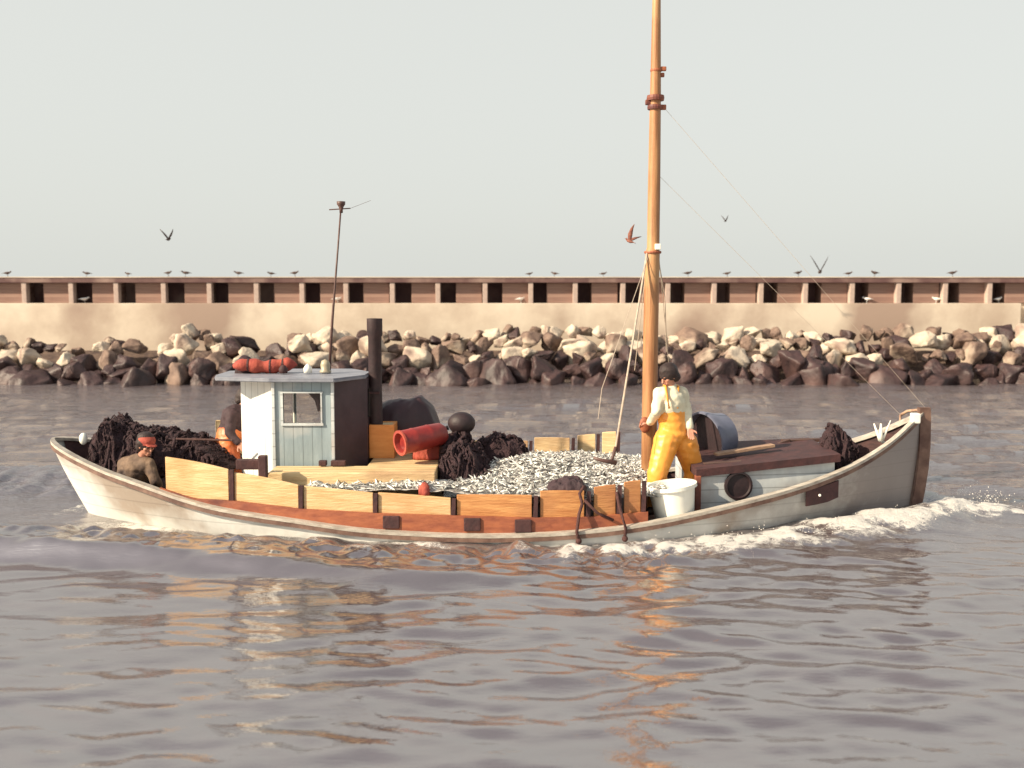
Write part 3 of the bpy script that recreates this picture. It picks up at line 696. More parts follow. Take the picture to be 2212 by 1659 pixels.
# ---- mast
mb = P(1404, 1000, 12.55); mb.z = 0
def mp_(y, x): return P(x, y, 12.55)
bm = NB()
add_tube(bm, [Vector((P(1403, 900, 12.55).x, 12.55, 0)), mp_(900, 1403), mp_(700, 1406), mp_(560, 1409), mp_(545, 1410), mp_(535, 1411), mp_(400, 1413), mp_(200, 1416), mp_(20, 1418), mp_(-150, 1420)],
         [.094, .092, .09, .088, .085, .074, .073, .064, .05, .04], 20)
mast = obj('mast', bm, M['mast'], boat, True)
for y, x, r_, h_ in ((232, 1415, .088, .05), (212, 1416, .1, .06), (152, 1417, .066, .03), (545, 1410, .1, .03)):
    c = mp_(y, x); bm = NB(); add_lathe(bm, c-Vector((0, 0, h_/2)), [(.0, 0), (r_, 0), (r_*1.05, h_/2), (r_, h_), (0, h_)], n=18); obj('mast_band', bm, M['redrail'], mast)
for (y, x), a_, b_ in (((232, 1415), (.06, -.03, -.03), (.13, .02, .03)), ((148, 1417), (.04, -.03, -.03), (.12, .02, .02)), ((148, 1417), (.05, -.02, -.1), (.1, .02, -.05)), ((148, 1417), (-.12, -.03, -.42), (-.05, .03, -.36))):
    p = mp_(y, x); bm = NB(); add_box(bm, p+Vector(a_), p+Vector(b_), .01); obj('mast_fitting', bm, M['redrail'], mast)
bm = NB(); c = P(1421, 533, 12.47); add_box(bm, c-Vector((.035, .03, .035)), c+Vector((.035, .03, .035)), .01); obj('mast_light', bm, M['tubwhite'], mast)
bm = NB(); add_lathe(bm, P(1393, 918, 12.42), [(0, -.035), (.055, -.035), (.075, -.02), (.075, .02), (.055, .035), (0, .035)], (0, 1, 0), 16); bmesh.ops.scale(bm, vec=(.85, 1, 1.3), space=Matrix.Translation(-P(1393, 918, 12.42)), verts=bm.verts); obj('pulley_block', bm, M['redrail'], mast, True)
bm = NB()
a = P(1398, 545, 12.5); k1 = P(1330, 965, 11.9); k2 = P(1322, 992, 11.88)
add_tube(bm, [a, k1], .012, 6); add_tube(bm, [P(1402, 550, 12.5), P(1300, 840, 11.6), P(1292, 905, 11.5)], .004, 5)
add_tube(bm, [P(1422, 560, 12.6), P(1436, 640, 13.0), P(1440, 760, 13.4)], .007, 6); add_tube(bm, [P(1424, 560, 12.6), P(1446, 800, 13.7)], .004, 6)
add_tube(bm, [P(1398, 560, 12.5), P(1371, 800, 12.9)], .005, 6)
add_tube(bm, [P(1434, 232, 12.55), P(2003, 886, YC)], .002, 5); add_tube(bm, [P(1424, 380, 12.55), P(1945, 896, YC+.2)], .002, 5)
obj('rigging', bm, M['wire'], mast)
bm = NB(); add_tube(bm, [k1, k2, P(1318, 1000, 11.88)], [.018, .02, .012], 8); add_tube(bm, [P(1282, 989, 11.86), P(1302, 995, 11.86), P(1332, 1000, 11.86)], [.016, .022, .03], 8); obj('boom_hook', bm, M['metal'], mast, True)

# ---- cuddy (low foredeck trunk)
def cp(px, py, Y=11.62): return P(px, py, Y)
tl, tr = cp(1512, 1030), cp(1812, 1001, 11.75)
bm = NB()
poly = [(tl.x, 11.62), (tr.x, 11.9), (tr.x, 13.1), (tl.x, 13.38)]
zt0, zt1 = tl.z, tr.z
lo = [bm.verts.new((x, y, deckz(x)-.1)) for x, y in poly]; hi = [bm.verts.new((x, y, z)) for (x, y), z in zip(poly, (zt0, zt1, zt1, zt0))]
for k in range(4): bm.faces.new((lo[k], lo[(k+1) % 4], hi[(k+1) % 4], hi[k]))
bm.faces.new(hi); bm.faces.new(lo)
cud = obj('cuddy', bm, M['cuddy'], boat)
bm = NB(); o_ = .05
pl = [(tl.x-o_, 11.62-o_), (tr.x+o_, 11.9-o_), (tr.x+o_, 13.1+o_), (tl.x-o_, 13.38+o_)]
a = [bm.verts.new((x, y, z+.002)) for (x, y), z in zip(pl, (zt0, zt1, zt1, zt0))]; c = [bm.verts.new((x, y, z+.09)) for (x, y), z in zip(pl, (zt0, zt1, zt1, zt0))]
for k in range(4): bm.faces.new((a[k], a[(k+1) % 4], c[(k+1) % 4], c[k]))
bm.faces.new(a); bm.faces.new(c); obj('cuddy_top', bm, M['dark'], cud)
c = P(1594, 1049, 11.68); bm = NB(); add_lathe(bm, c+Vector((0, .03, 0)), [(0, 0), (.165, 0), (.165, .05), (.14, .055), (.13, .03), (0, .03)], (.15, -1, 0), 28); obj('porthole', bm, M['black'], cud, True, angle=30)
bm = NB(); p = P(1508, 1050, 11.58); add_box(bm, (p.x-.035, 11.55, deckz(p.x)), (p.x+.03, 11.64, zt0+.02), .008); obj('corner_post', bm, M['redrail'], cud)

# ---- hatch and cargo coaming beside wheelhouse
bm = NB(); add_box(bm, (-2.72, 11.45, deckz(-2)-.05), (-.86, 11.9, .68), .012); add_box(bm, (-1.68, 11.905, deckz(-1.2)-.05), (-.86, 12.95, .675), .012); obj('hatch', bm, M['board3'], boat)
bm = NB()
p = P(572, 1004, 11.4); add_box(bm, (p.x-.04, 11.25, .1), (p.x+.05, 11.35, p.z+.12), .01); p = P(545, 1000, 11.5); add_box(bm, (p.x-.16, 11.4, p.z-.06), (p.x+.1, 11.5, p.z+.05), .01)
obj('bitt', bm, M['dark'], boat)
bm = NB(); p = P(706, 989, 11.7)
for dx_ in (-.12, .02, .1): add_box(bm, (p.x+dx_, 11.82, .69), (p.x+dx_+.09, 11.9, .75), .01)
obj('cleat', bm, M['dark'], boat)
# thwart plank aft and tiller
bm = NB(); add_tube(bm, [P(380, 948, 12.0), P(500, 951, 12.0)], .012, 6); obj('tiller', bm, M['metal'], boat)

# ---------------------------------------------------------------- cargo and loose gear
# catch of fish: heap + many small fish, one stuff object
x0f, x1f = -2.3, 1.75
def fish_h(x, y):
    v = (y-YC)/1.25
    hh = .5+.02*x
    hh += .2*math.exp(-((x-.35)/.8)**2-((v+.1)/.6)**2)
    if x > 1.1: hh -= .1*(x-1.1)
    if x < 0 and y < 11.6: hh += .09*min(1, -x)
    return hh+.03*noise.noise(Vector((x*3, y*3, 0)))
bm = NB(); g = []
nx2, ny2 = 60, 40
for i in range(nx2+1):
    x = x0f+(x1f-x0f)*i/nx2; yn = YC-beam(x)+.15; yf = YC+beam(x)-.15; row = []
    for j in range(ny2+1):
        y = yn+(yf-yn)*j/ny2; row.append(bm.verts.new((x, y, fish_h(x, y)-.02+.02*noise.noise(Vector((x*9, y*9, 3))))))
    g.append(row)
for i in range(nx2):
    for j in range(ny2): bm.faces.new((g[i][j], g[i+1][j], g[i+1][j+1], g[i][j+1])).material_index = 2
M['fishl'] = mat('fish_belly', (.8, .8, .75), (.66, .66, .62), 14, .3, .1)
M['fishd'] = mat('fish_back', (.3, .28, .27), (.12, .11, .11), 14, .35, .1)
M['fishm'] = mat('fish_slime', (.6, .57, .53), (.22, .19, .18), 16, .5, .6, contrast=(.42, .58))
rf = random.Random(5)
def fish(bm, p, yaw, pit, L, roll):
    rot = Matrix.Rotation(yaw, 3, 'Z') @ Matrix.Rotation(pit, 3, 'Y') @ Matrix.Rotation(roll, 3, 'X')
    secs = [(-.5, .004, .012), (-.35, .03, .06), (-.1, .05, .105), (.15, .045, .085), (.38, .012, .025)]
    prev = None
    for s, ry, rz_ in secs:
        q_ = [bm.verts.new(p+rot @ Vector((s*L, ry*L*math.cos(a_), rz_*L*math.sin(a_)))) for a_ in (math.pi/2, math.pi*.5+1.15, math.pi*1.5-1.0, math.pi*1.5, math.pi*1.5+1.0, math.pi/2-1.15)]
        if prev:
            for e in range(6): bm.faces.new((prev[e], prev[(e+1) % 6], q_[(e+1) % 6], q_[e])).material_index = 1 if e in (0, 5) else 0
        else: bm.faces.new(q_)
        prev = q_
    tv = [bm.verts.new(p+rot @ Vector(v_)) for v_ in ((.52*L, .003, .075*L), (.45*L, .003, 0), (.52*L, .003, -.075*L))]
    bm.faces.new((prev[0], prev[3], tv[2], tv[1])).material_index = 1; bm.faces.new((prev[3], prev[0], tv[0], tv[1])).material_index = 1
for k in range(10500):
    x = rf.uniform(x0f+.05, x1f-.05); v = rf.random()**.9; yn = YC-beam(x)+.17; yf = YC+beam(x)-.2; y = yn+(yf-yn)*v
    if y > 11.43 and x < -.9: continue
    fish(bm, Vector((x, y, fish_h(x, y)+rf.uniform(-.005, .025))), rf.uniform(0, 6.28), rf.gauss(0, .35), rf.uniform(.085, .15), rf.choice((-1.35, 1.4, .2))+rf.gauss(0, .4))
o = obj('fish_catch', bm, [M['fishl'], M['fishd'], M['fishm']], smooth=True, angle=50); tag(o, 'silvery heap of small fish filling the open deck of the boat', 'fish', kind='stuff')

def lump(name, label, cat, c0, c1, zb, m, hf, amp=.06, sc=4, seed=0, **k):
    o = heap(name, hf, c0[0], c1[0], c0[1], c1[1], zb, m, amp=amp, sc=sc, seed=seed, **k); return tag(o, label, cat)
# dark tarpaulin behind the exhaust
a = P(815, 880, 13.1); c = P(958, 935, 13.1); pk = P(912, 862, 13.1)
up = (pk.x-(a.x+c.x)/2)/((c.x-a.x)/2)
lump('tarpaulin', 'black tarpaulin with a pointed peak right of the exhaust pipe', 'tarpaulin', (a.x-.2, 12.78), (c.x+.1, 13.5), .4, M['tarp'],
     lambda u, v: (np.interp(u, [-1, -.9, up-.3, up-.05, up+.2, 1], [.9, .92, .93, pk.z-.4+.07, .9, .55]))*(1-.3*abs(v)**2), .025, 3)
# net pile with float
lump('net_pile', 'dark net piled at the left edge of the fish, under the round black float', 'net', (P(930, 0, 12.0).x, 11.75), (P(1080, 0, 12).x, 12.95), .45, M['net'],
     lambda u, v: np.interp(u, [-1, -.75, -.2, .2, .5, 1], [.5, .58, .6, .5, .3, .12])*(.8+.2*v), .085, 7, 3, strands=90)
lump('net_pile', 'low strip of brown net trailing right across the fish behind the net heap', 'net', (P(1010, 0, 12.6).x, 12.5), (P(1145, 0, 12.6).x, 13.1), .6, M['net'],
     lambda u, v: .3*(1-.4*u*u), .06, 7, 9, strands=40)
fl = thing('net_float', 'round black rubber float on top of the dark net pile', 'float', P(998, 940, 12.55))
bm = NB(); c = P(997, 914, 12.55); bmesh.ops.create_uvsphere(bm, u_segments=20, v_segments=14, radius=.15, matrix=Matrix.Translation(c)); bmesh.ops.scale(bm, vec=(1.12, 1, .92), space=Matrix.Translation(-c), verts=bm.verts); obj('float_body', bm, M['black'], fl, True)
bm = NB(); add_tube(bm, [c+Vector((-.16, -.02, -.05)), c+Vector((-.21, -.03, -.07)), c+Vector((-.24, -.02, -.12))], [.03, .022, .01], 8); obj('eyelet', bm, M['black'], fl, True)
# red barrel lying on the hatch
br = thing('barrel', 'red plastic barrel lying on its side with its open end towards the wheelhouse', 'barrel', (-1.1, 12.1, .675))
bc = P(865, 957, 11.98); ax = Vector((.75, .55, .1)).normalized()
bm = NB(); add_lathe(bm, bc, [(0, .05), (.105, .05), (.12, .0), (.138, 0), (.142, .02), (.142, .15), (.147, .17), (.142, .19), (.142, .36), (.147, .38), (.142, .4), (.135, .55), (.1, .6), (0, .6)], ax, 26); obj('barrel_body', bm, M['red'], br, True, angle=35)
bm = NB(); add_lathe(bm, bc, [(.118, -.012), (.15, -.012), (.15, .012), (.118, .012), (.118, -.012)], ax, 26); obj('rim', bm, M['redcloth'], br, True, angle=35)
# orange cushion of cloth by barrel
lump('cloth', 'bright red cloth bundled on top behind the barrel', 'cloth', (P(880, 0, 12.4).x, 12.3), (P(952, 0, 12.4).x, 12.7), .72, M['redcloth'], lambda u, v: .27*(1-.5*u*u), .03, 6, 2)
# orange crate
cr = thing('wooden_crate', 'upright orange wooden crate against the foot of the exhaust pipe', 'crate', (-1.55, 12.6, .675))
p = P(797, 918, 12.45); q2 = P(852, 985, 12.45)
bm = NB(); add_box(bm, (p.x, 12.45, .677), (q2.x, 12.49, p.z), .006); add_box(bm, (p.x, 12.77, .677), (q2.x, 12.81, p.z), .006); add_box(bm, (p.x, 12.49, .677), (p.x+.03, 12.77, p.z-.002)); add_box(bm, (q2.x-.03, 12.49, .677), (q2.x, 12.77, p.z-.002)); obj('sides', bm, M['orange'], cr)
bm = NB(); add_box(bm, (p.x+.03, 12.492, p.z-.03), (q2.x-.03, 12.768, p.z-.01)); obj('lid', bm, M['board3'], cr)
# red buoy cloth on deck side
lump('rag', 'small red rag lying on the white fish near the hatch edge', 'rag', (P(925-30, 0, 11.15).x, 11.05), (P(952-30, 0, 11.15).x, 11.25), .54, M['redcloth'], lambda u, v: .09*(1-.5*u*u), .02, 10, 5, nx=20, ny=16)
# black cloth on the side boards
lump('coat', 'dark cloth thrown over the orange side boards left of the hanging ropes', 'cloth', (P(1186, 0, 11.15).x, 11.05), (P(1276, 0, 11.15).x, 11.45), .56, M['jacket'], lambda u, v: np.interp(u, [-1, -.5, 0, .8, 1], [.04, .06, .1, .09, .05]), .03, 9, 4)
# white tub
tb = thing('tub', 'big white plastic tub leaning at the near rail in front of the standing man', 'tub', P(1453, 1128, 11.2))
def tubpts():
    return
c0 = P(1460, 1140, 11.42); c1 = P(1450, 1046, 11.42); axt = (c1-c0); Lt = axt.length
bm = NB(); add_lathe(bm, c0, [(0, 0), (.2, 0), (.262, Lt), (.275, Lt), (.275, Lt-.02), (.25, Lt-.01), (.19, .03), (0, .03)], axt, 30); obj('tub_body', bm, M['tubwhite'], tb, True, angle=35)
bm = NB(); add_lathe(bm, c0, [(.262, Lt-.035), (.284, Lt-.035), (.284, Lt+.004), (.262, Lt+.004), (.262, Lt-.035)], axt, 30); obj('rim', bm, M['tubwhite'], tb, True, angle=35)
# slate tub tipped beyond the man
st = thing('tub', 'dark slate round tub tipped on its side right behind the standing man', 'tub', P(1545, 985, 12.9))
c = P(1520, 950, 12.75); ax = Vector((.7, .4, .12)).normalized()
bm = NB(); add_lathe(bm, c, [(0, .28), (.24, .28), (.33, 0), (.35, 0), (.355, .03), (.3, .18), (.27, .32), (0, .33)], ax, 30); obj('tub_body', bm, M['bluetub'], st, True, angle=35)
bm = NB(); add_lathe(bm, c, [(0, .09), (.29, .09), (.3, .08), (0, .08)], ax, 30); obj('contents', bm, M['black'], st)
# planks and poles on cuddy
def plank(label, a, b_, w_=.07, th=.025, m='plank', lift=.0):
    a = Vector(a); b_ = Vector(b_); d = b_-a; L = d.length; bm = NB()
    add_box(bm, (-L/2, -w_/2, -th/2), (L/2, w_/2, th/2), .004, d.to_track_quat('X', 'Z').to_matrix()); bmesh.ops.translate(bm, vec=(a+b_)/2, verts=bm.verts)
    tag(obj('plank', bm, M[m]), label, 'plank')
plank('long pale plank with its left end beside the standing man', P(1545, 981, 12.15), P(1670, 962, 12.35), .1, .035)
plank('thin dark plank lying across the fore cabin top nearest the camera', P(1520, 1003, 11.9), P(1812, 983, 12.0), .1, .03, 'deckwood')
plank('weathered plank lying across the middle of the fore cabin top', P(1560, 991, 12.3), P(1750, 972, 12.5), .14, .03)
plank('brown plank raised at its right end over the fore cabin', P(1660, 968, 12.9), P(1705, 951, 12.95), .06, .04, 'deckwood')
plank('long brown plank along the far side of the fore cabin', P(1690, 953, 13.0), P(1830, 948, 13.1), .1, .04, 'deckwood')
plank('pale split plank on the fore cabin top, second from the near edge', P(1580, 997, 12.05), P(1720, 984, 12.15), .06, .03, 'rail')
plank('short pale board end at the right of the fore cabin top', P(1700, 985, 12.35), P(1800, 976, 12.4), .12, .03, 'rail')
lump('sacking', 'small rust-brown heap of sacking at the far rail near the bow', 'sacking', (P(1775, 0, 12.95).x, 12.8), (P(1828, 0, 12.95).x, 13.1), .62, M['redrail'], lambda u, v: np.interp(u, [-1, 0, .5, 1], [.02, .14, .2, .12]), .03, 8, 6)
# black bundle in the bow
lump('net_pile', 'black bundle of net stowed in the bow against the near gunwale', 'net', (P(1815, 0, 12.1).x, 12.18), (P(1885, 0, 12.4).x, 12.8), .4, M['net'],
     lambda u, v: np.interp(u, [-1, -.6, -.2, .3, 1], [.36, .56, .64, .5, .5])*(1-.2*v*v), .09, 7, 12, strands=60)
bm = NB(); add_tube(bm, [P(1915, 960, 12.3), P(1900, 950, 12.3), P(1888, 915, 12.3)], [.02, .02, .008], 6); add_tube(bm, [P(1905, 955, 12.3), P(1924, 908, 12.3)], [.02, .006], 6); add_tube(bm, [P(1903, 952, 12.28), P(1903, 915, 12.28)], [.028, .01], 6)
tag(obj('stake', bm, M['tubwhite'], smooth=True), 'white forked stake sticking up out of the bow bundle', 'stake')
# stern net heap
lump('net_pile', 'large dark net heap with a hump, filling the stern of the boat', 'net', (P(150, 0, 12.5).x, 12.05), (P(492, 0, 12.5).x, 13.1), .6, M['net'],
     lambda u, v: np.interp(u, [-1, -.86, -.72, -.6, -.45, .0, .6, 1], [.3, .5, .64, .57, .44, .38, .3, .1])*(1-.2*abs(v)**2.5), .09, 6, 20, nx=110, strands=220)
bm = NB(); c = P(180, 948, 12.25); bmesh.ops.create_icosphere(bm, subdivisions=3, radius=.06, matrix=Matrix.Translation(c)); bmesh.ops.scale(bm, vec=(.8, .8, 1.2), space=Matrix.Translation(-c), verts=bm.verts)
tag(obj('buoy', bm, M['tubwhite'], smooth=True), 'small white buoy tucked in the round stern', 'buoy')
# roof roll
rr = thing('life_raft_roll', 'red rolled cloth bundle lying on the wheelhouse roof', 'bundle', P(570, 808, 12.5))
bm = NB(); z_ = zr+.06
a = P(503, 792, 12.45); b2_ = P(642, 792, 12.6)
n = 26; pts = []; rads = []
for k in range(n+1):
    f_ = k/n; p = a.lerp(b2_, f_); p.z = z_+.075+.015*math.sin(f_*9); pts.append(p); rads.append(.02+.06*min(1, math.sin(f_*math.pi)*2.2)+.01*math.sin(f_*23))
add_tube(bm, pts, rads, 14); obj('roll', bm, M['redcloth'], rr, True)
for f_ in (.25, .6, .8):
    k = int(f_*n); bm = NB(); add_tube(bm, [pts[k], pts[k]+Vector((.02, 0, 0))], rads[k]+.006, 14); obj('strap', bm, M['dark'], rr)
lump('hat', 'dark round cap lying at the left end of the red roof bundle', 'cap', (P(488, 0, 12.6).x, 12.5), (P(530, 0, 12.6).x, 12.75), zr+.06, M['jacket'], lambda u, v: .2*(1-.4*u*u-.3*v*v), .01, 6, 2, nx=24, ny=20)
# ropes over the side
def rope(label, pts, r_=.018, weight=True):
    t_ = thing('rope', label, 'rope', pts[0]); bm = NB(); add_tube(bm, pts, r_, 7); obj('line', bm, M['darkrope'], t_, True)
    if weight:
        bm = NB(); p = Vector(pts[-1]); bmesh.ops.create_icosphere(bm, subdivisions=2, radius=.035, matrix=Matrix.Translation(p-Vector((0, 0, .02)))); obj('knot', bm, M['darkrope'], t_, True)
rope('knotted dark rope hanging over the gunwale below the dark cloth', [nearpt(1262, 1050, .09), nearpt(1252, 1066, .05), nearpt(1258, 1088, .05), nearpt(1251, 1110, .0), nearpt(1246, 1150, -.06), nearpt(1250, 1165, -.06)])
rope('dark rope over the gunwale just left of the white tub', [nearpt(1332, 1062, .09), nearpt(1336, 1085, .04), nearpt(1342, 1110, .0), nearpt(1352, 1142, -.05), nearpt(1350, 1160, -.06)])
rope('loose brown rope lying slanted on the red band between the two hanging ropes', [nearpt(1262, 1080, .04), nearpt(1290, 1108, .035), nearpt(1325, 1124, .03)], .016, False)

# ---------------------------------------------------------------- people
def blob(bm, p0, r0, p1, r1, n=12):
    """tapered limb with round ends"""
    p0 = Vector(p0); p1 = Vector(p1)
    add_tube(bm, [p0, p1], [r0, r1], n)
    for p, r_ in ((p0, r0), (p1, r1)): bmesh.ops.create_icosphere(bm, subdivisions=2, radius=r_*1.02, matrix=Matrix.Translation(p))
def ell(bm, c, s, rot=None):
    m_ = Matrix.Translation(Vector(c)) @ (rot.to_4x4() if rot else Matrix.Identity(4)) @ Matrix.Diagonal((*s, 1))
    bmesh.ops.create_icosphere(bm, subdivisions=3, radius=1, matrix=m_)
def fuse(name, bm, m, parent, vox=.009, it=5, wr=0.0, cut=None):
    me = bpy.data.meshes.new(name); bmesh.ops.recalc_face_normals(bm, faces=bm.faces); bm.to_mesh(me); bm.free()
    o = bpy.data.objects.new(name, me); C.objects.link(o)
    r_ = o.modifiers.new('r', 'REMESH'); r_.mode = 'VOXEL'; r_.voxel_size = vox
    s_ = o.modifiers.new('s', 'SMOOTH'); s_.iterations = it; s_.factor = .5
    dg = bpy.context.evaluated_depsgraph_get(); me2 = bpy.data.meshes.new_from_object(o.evaluated_get(dg))
    bpy.data.objects.remove(o)
    if wr:
        nn = [v.normal.copy() for v in me2.vertices]
        for v, n_ in zip(me2.vertices, nn):
            q_ = v.co*7; v.co += n_*wr*(noise.noise(q_+Vector((0, 0, v.co.z*10)))+.5*noise.noise(q_*2.3))
    me2.name = name
    return obj(name, me2, m, parent, smooth=True)
def hand(bm, wrist, dirn, palm_n, side, curl=.6, s=1.0):
    """palm, four unequal bent fingers and a thumb leaving the side of the palm"""
    d = Vector(dirn).normalized(); n_ = Vector(palm_n); n_ = (n_-d*n_.dot(d)).normalized(); a = d.cross(n_)*side
    w_ = Vector(wrist)
    for k in (-1, 0, 1): blob(bm, w_+a*k*.018*s, .017*s, w_+d*.085*s+a*k*.027*s, .014*s, 8)
    for k, L in zip((-1.5, -.5, .5, 1.5), (.058, .076, .082, .072)):
        p = w_+d*.085*s+a*k*.02*s; dd = d.copy()
        for j, fr in enumerate((.45, .32, .23)):
            ang = curl*(j*.7+.35); dd = (d*math.cos(ang)+n_*math.sin(ang)).normalized(); q_ = p+dd*L*fr*s
            blob(bm, p, (.0095-.001*j)*s, q_, (.0085-.001*j)*s, 7); p = q_
    p = w_+d*.025*s+a*.03*s; q_ = p+(a*.75+d*.6+n_*.25).normalized()*.04*s; r3 = q_+(d*.9+a*.2+n_*.5).normalized()*.032*s
    blob(bm, p, .013*s, q_, .011*s, 7); blob(bm, q_, .011*s, r3, .0085*s, 7)
def head_geo(bm, c, face, up):
    f_ = Vector(face).normalized(); u_ = Vector(up); u_ = (u_-f_*u_.dot(f_)).normalized(); l_ = u_.cross(f_)
    rot = Matrix((f_, l_, u_)).transposed()
    T = lambda x, y, z: Vector(c)+f_*x+l_*y+u_*z
    ell(bm, T(-.01, 0, .02), (.098, .076, .1), rot); ell(bm, T(.022, 0, -.045), (.062, .056, .065), rot)
    ell(bm, T(.06, 0, -.09), (.025, .028, .022), rot)
    blob(bm, T(.085, 0, .01), .01, T(.108, 0, -.028), .015, 8)                    # nose
    ell(bm, T(.082, 0, -.062), (.016, .026, .007), rot); ell(bm, T(.08, 0, -.073), (.014, .022, .007), rot)   # lips
    ell(bm, T(.078, 0, .026), (.02, .055, .011), rot)                             # brow
    for s in (-1, 1): ell(bm, T(-.005, s*.078, -.01), (.02, .009, .032), rot); ell(bm, T(.055, s*.04, -.02), (.028, .024, .024), rot)
    return T, rot
def person(label, J, mats, loc, face, up, hair=True, cap=None, hands=None):
    root = thing('person', label, 'person', loc)
    g = {k: Vector(v) for k, v in J.items()}
    bm = NB()
    T, rot = head_geo(bm, g['head'], face, up)
    blob(bm, g['neck'], .058, g['head']+(g['neck']-g['head'])*.25, .052)
    def torso(bm, e):
        blob(bm, g['pelvis'], .135+e, g['belly'], .13+e, 16); blob(bm, g['belly'], .13+e, g['chest'], .15+e, 16)
        blob(bm, g['shl'].lerp(g['chest'], .25), .085+e, g['shr'].lerp(g['chest'], .25), .085+e, 14); blob(bm, g['chest'], .12+e, g['neck'], .055+e)
    torso(bm, 0)
    for s in 'lr':
        blob(bm, g['sh'+s], .055, g['el'+s], .042); blob(bm, g['el'+s], .042, g['wr'+s], .028)
        blob(bm, g['hip'+s], .088, g['kn'+s], .058); blob(bm, g['kn'+s], .056, g['an'+s], .038); blob(bm, g['pelvis'], .12, g['hip'+s], .09)
        blob(bm, g['an'+s], .04, g['toe'+s], .032)
        hd = (hands or {}).get(s, {}); d = Vector(hd.get('d', g['wr'+s]-g['el'+s]))
        hand(bm, g['wr'+s], d, hd.get('n', (0, -1, 0)), 1 if s == 'l' else -1, hd.get('curl', .7))
    fuse('body', bm, M['skin'], root, .007, 3)
    bm = NB(); torso(bm, .022)
    for s in 'lr': blob(bm, g['sh'+s], .076, g['el'+s], .06); blob(bm, g['el'+s], .06, g['wr'+s].lerp(g['el'+s], mats.get('cuff', .12)), .046)
    fuse(mats.get('topname', 'jacket'), bm, M[mats['top']], root, .012, 5, .011)
    bm = NB()
    blob(bm, g['pelvis'], .168, g['belly'].lerp(g['pelvis'], .35), .165, 16)
    for s in 'lr': blob(bm, g['pelvis'], .15, g['hip'+s], .125); f_ = mats.get('fat', 0); blob(bm, g['hip'+s], .13+f_, g['kn'+s], .095+f_); blob(bm, g['kn'+s], .095+f_, g['an'+s]+(g['kn'+s]-g['an'+s])*.1, .085+f_)
    if mats.get('bib'): blob(bm, g['belly'], .165, g['chest'].lerp(g['belly'], .6), .16, 16)
    fuse('trousers', bm, M[mats['legs']], root, .012, 6, .008)
    if mats.get('bib'):
        bm = NB()
        for s in 'lr':
            for sy in (-1, 1):
                c_ = g['chest']; a_ = g['sh'+s].lerp(g['neck'], .45)+Vector((0, 0, .062)); fwd = Vector((0, sy, 0))
                add_tube(bm, [c_.lerp(g['belly'], .5)+(g['sh'+s]-c_)*.35+fwd*.172, c_+(g['sh'+s]-c_)*.45+fwd*.165, a_+fwd*.06, a_], .014, 6)
        obj('braces', bm, M[mats['legs']], root, True)
    bm = NB()
    for s in 'lr': blob(bm, g['an'+s]+Vector((0, 0, .12)), .062, g['an'+s], .056); blob(bm, g['an'+s]-Vector((0, 0, .02)), .054, g['toe'+s], .045)
    fuse('boots', bm, M['black'], root, .012, 3)
    bm = NB()
    for s in (-1, 1): bmesh.ops.create_icosphere(bm, subdivisions=2, radius=.013, matrix=Matrix.Translation(T(.077, s*.031, .006)))
    obj('eyes', bm, M['eye'], root, True)
    if hair:
        bm = NB(); ell(bm, T(-.024, 0, .038), (.118, .104, .116), rot); ell(bm, T(-.06, 0, -.03), (.072, .092, .085), rot); ell(bm, T(.03, 0, .085), (.06, .07, .04), rot)
        fuse('hair', bm, M['hair'], root, .01, 2, .012)
    if cap:
        bm = NB(); ell(bm, T(-.015, 0, .065), (.115, .1, .075), rot)
        if cap[1]: ell(bm, T(.1, 0, .04), (.055, .07, .012), rot)
        ell(bm, T(-.015, 0, .03), (.112, .097, .03), rot)
        fuse('cap', bm, M[cap[0]], root, .008, 3, .004)
    return root
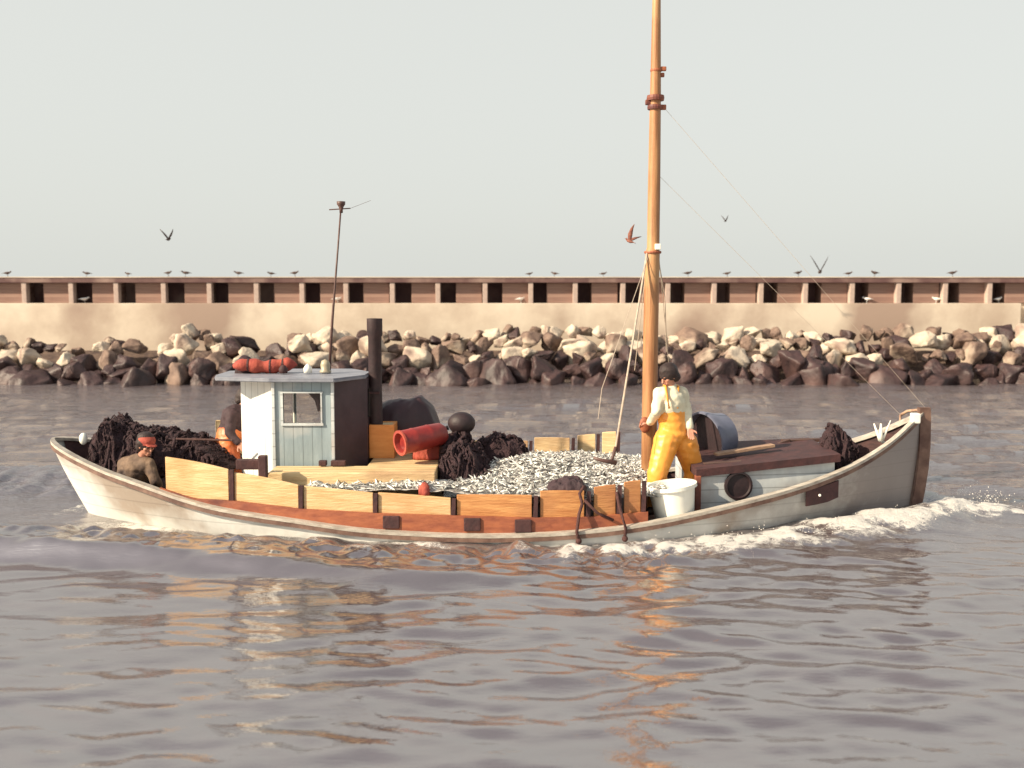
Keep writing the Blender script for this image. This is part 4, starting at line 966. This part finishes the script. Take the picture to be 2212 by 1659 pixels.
# standing man
dz = deckz(1.85)
def q(px, py, Y): return P(px, py, Y)
J = dict(head=q(1444, 812, 11.97), neck=q(1450, 838, 12.0), chest=q(1449, 866, 12.0), belly=q(1450, 902, 12.0), pelvis=q(1456, 936, 12.0),
         shl=q(1424, 850, 11.93), shr=q(1474, 850, 12.07), ell=q(1418, 890, 11.85), elr=q(1484, 890, 12.02), wrl=q(1404, 915, 12.1), wrr=q(1490, 926, 11.9),
         hipl=q(1441, 950, 11.95), hipr=q(1478, 955, 12.05), knl=q(1420, 1022, 11.85), knr=q(1499, 1015, 12.1), anl=q(1417, 1096, 11.9), anr=q(1496, 1096, 12.15), toel=q(1395, 1108, 11.75), toer=q(1478, 1106, 12.0))
person('standing fisherman in yellow oilskin bib trousers and pale shirt, head bowed beside the mast', J, dict(top='shirt', topname='shirt', legs='oilskin', bib=True, fat=.025), (1.85, 12, dz),
       (-.75, -.45, -.45), (-.35, -.2, 1), hands={'l': dict(d=(-.7, .6, -.1), n=(0, -.2, -1), curl=.9), 'r': dict(curl=.5)})
# seated man in the stern
J = dict(head=q(316, 962, 11.95), neck=q(306, 992, 12.0), chest=q(296, 1012, 12.02), belly=q(290, 1045, 12.05), pelvis=q(288, 1068, 12.1),
         shl=q(268, 1003, 12.05), shr=q(322, 1004, 11.92), ell=q(262, 1040, 11.85), elr=q(335, 1040, 11.85), wrl=q(300, 1052, 11.7), wrr=q(350, 1052, 11.95),
         hipl=q(290, 1072, 12.02), hipr=q(302, 1072, 12.2), knl=q(352, 1050, 11.98), knr=q(352, 1045, 12.22), anl=q(352, 1110, 12.0), anr=q(356, 1105, 12.2), toel=q(380, 1112, 12.0), toer=q(380, 1108, 12.2))
person('seated man in a brown jacket and red cap, hunched in the stern', J, dict(top='brownjacket', legs='jacket'), q(288, 1090, 12.1), (.75, -.6, -.3), (.15, -.1, 1), cap=('redcloth', True))
# man behind the wheelhouse
J = dict(head=q(531, 862, 12.95), neck=q(520, 884, 12.9), chest=q(508, 902, 12.85), belly=q(499, 930, 12.8), pelvis=q(494, 956, 12.75),
         shl=q(500, 898, 12.7), shr=q(514, 892, 13.02), ell=q(496, 935, 12.6), elr=q(526, 930, 13.05), wrl=q(516, 958, 12.55), wrr=q(540, 940, 13.0),
         hipl=q(494, 964, 12.66), hipr=q(496, 964, 12.86), knl=q(506, 1022, 12.58), knr=q(486, 1020, 12.9), anl=q(500, 1085, 12.6), anr=q(476, 1075, 12.85), toel=q(520, 1092, 12.58), toer=q(498, 1082, 12.85))
person('man in a dark jacket and orange oilskin trousers half hidden behind the wheelhouse', J, dict(top='jacket', legs='orangeoil'), q(494, 1090, 12.75), (.9, -.1, -.3), (.3, 0, 1), cap=('jacket', False))
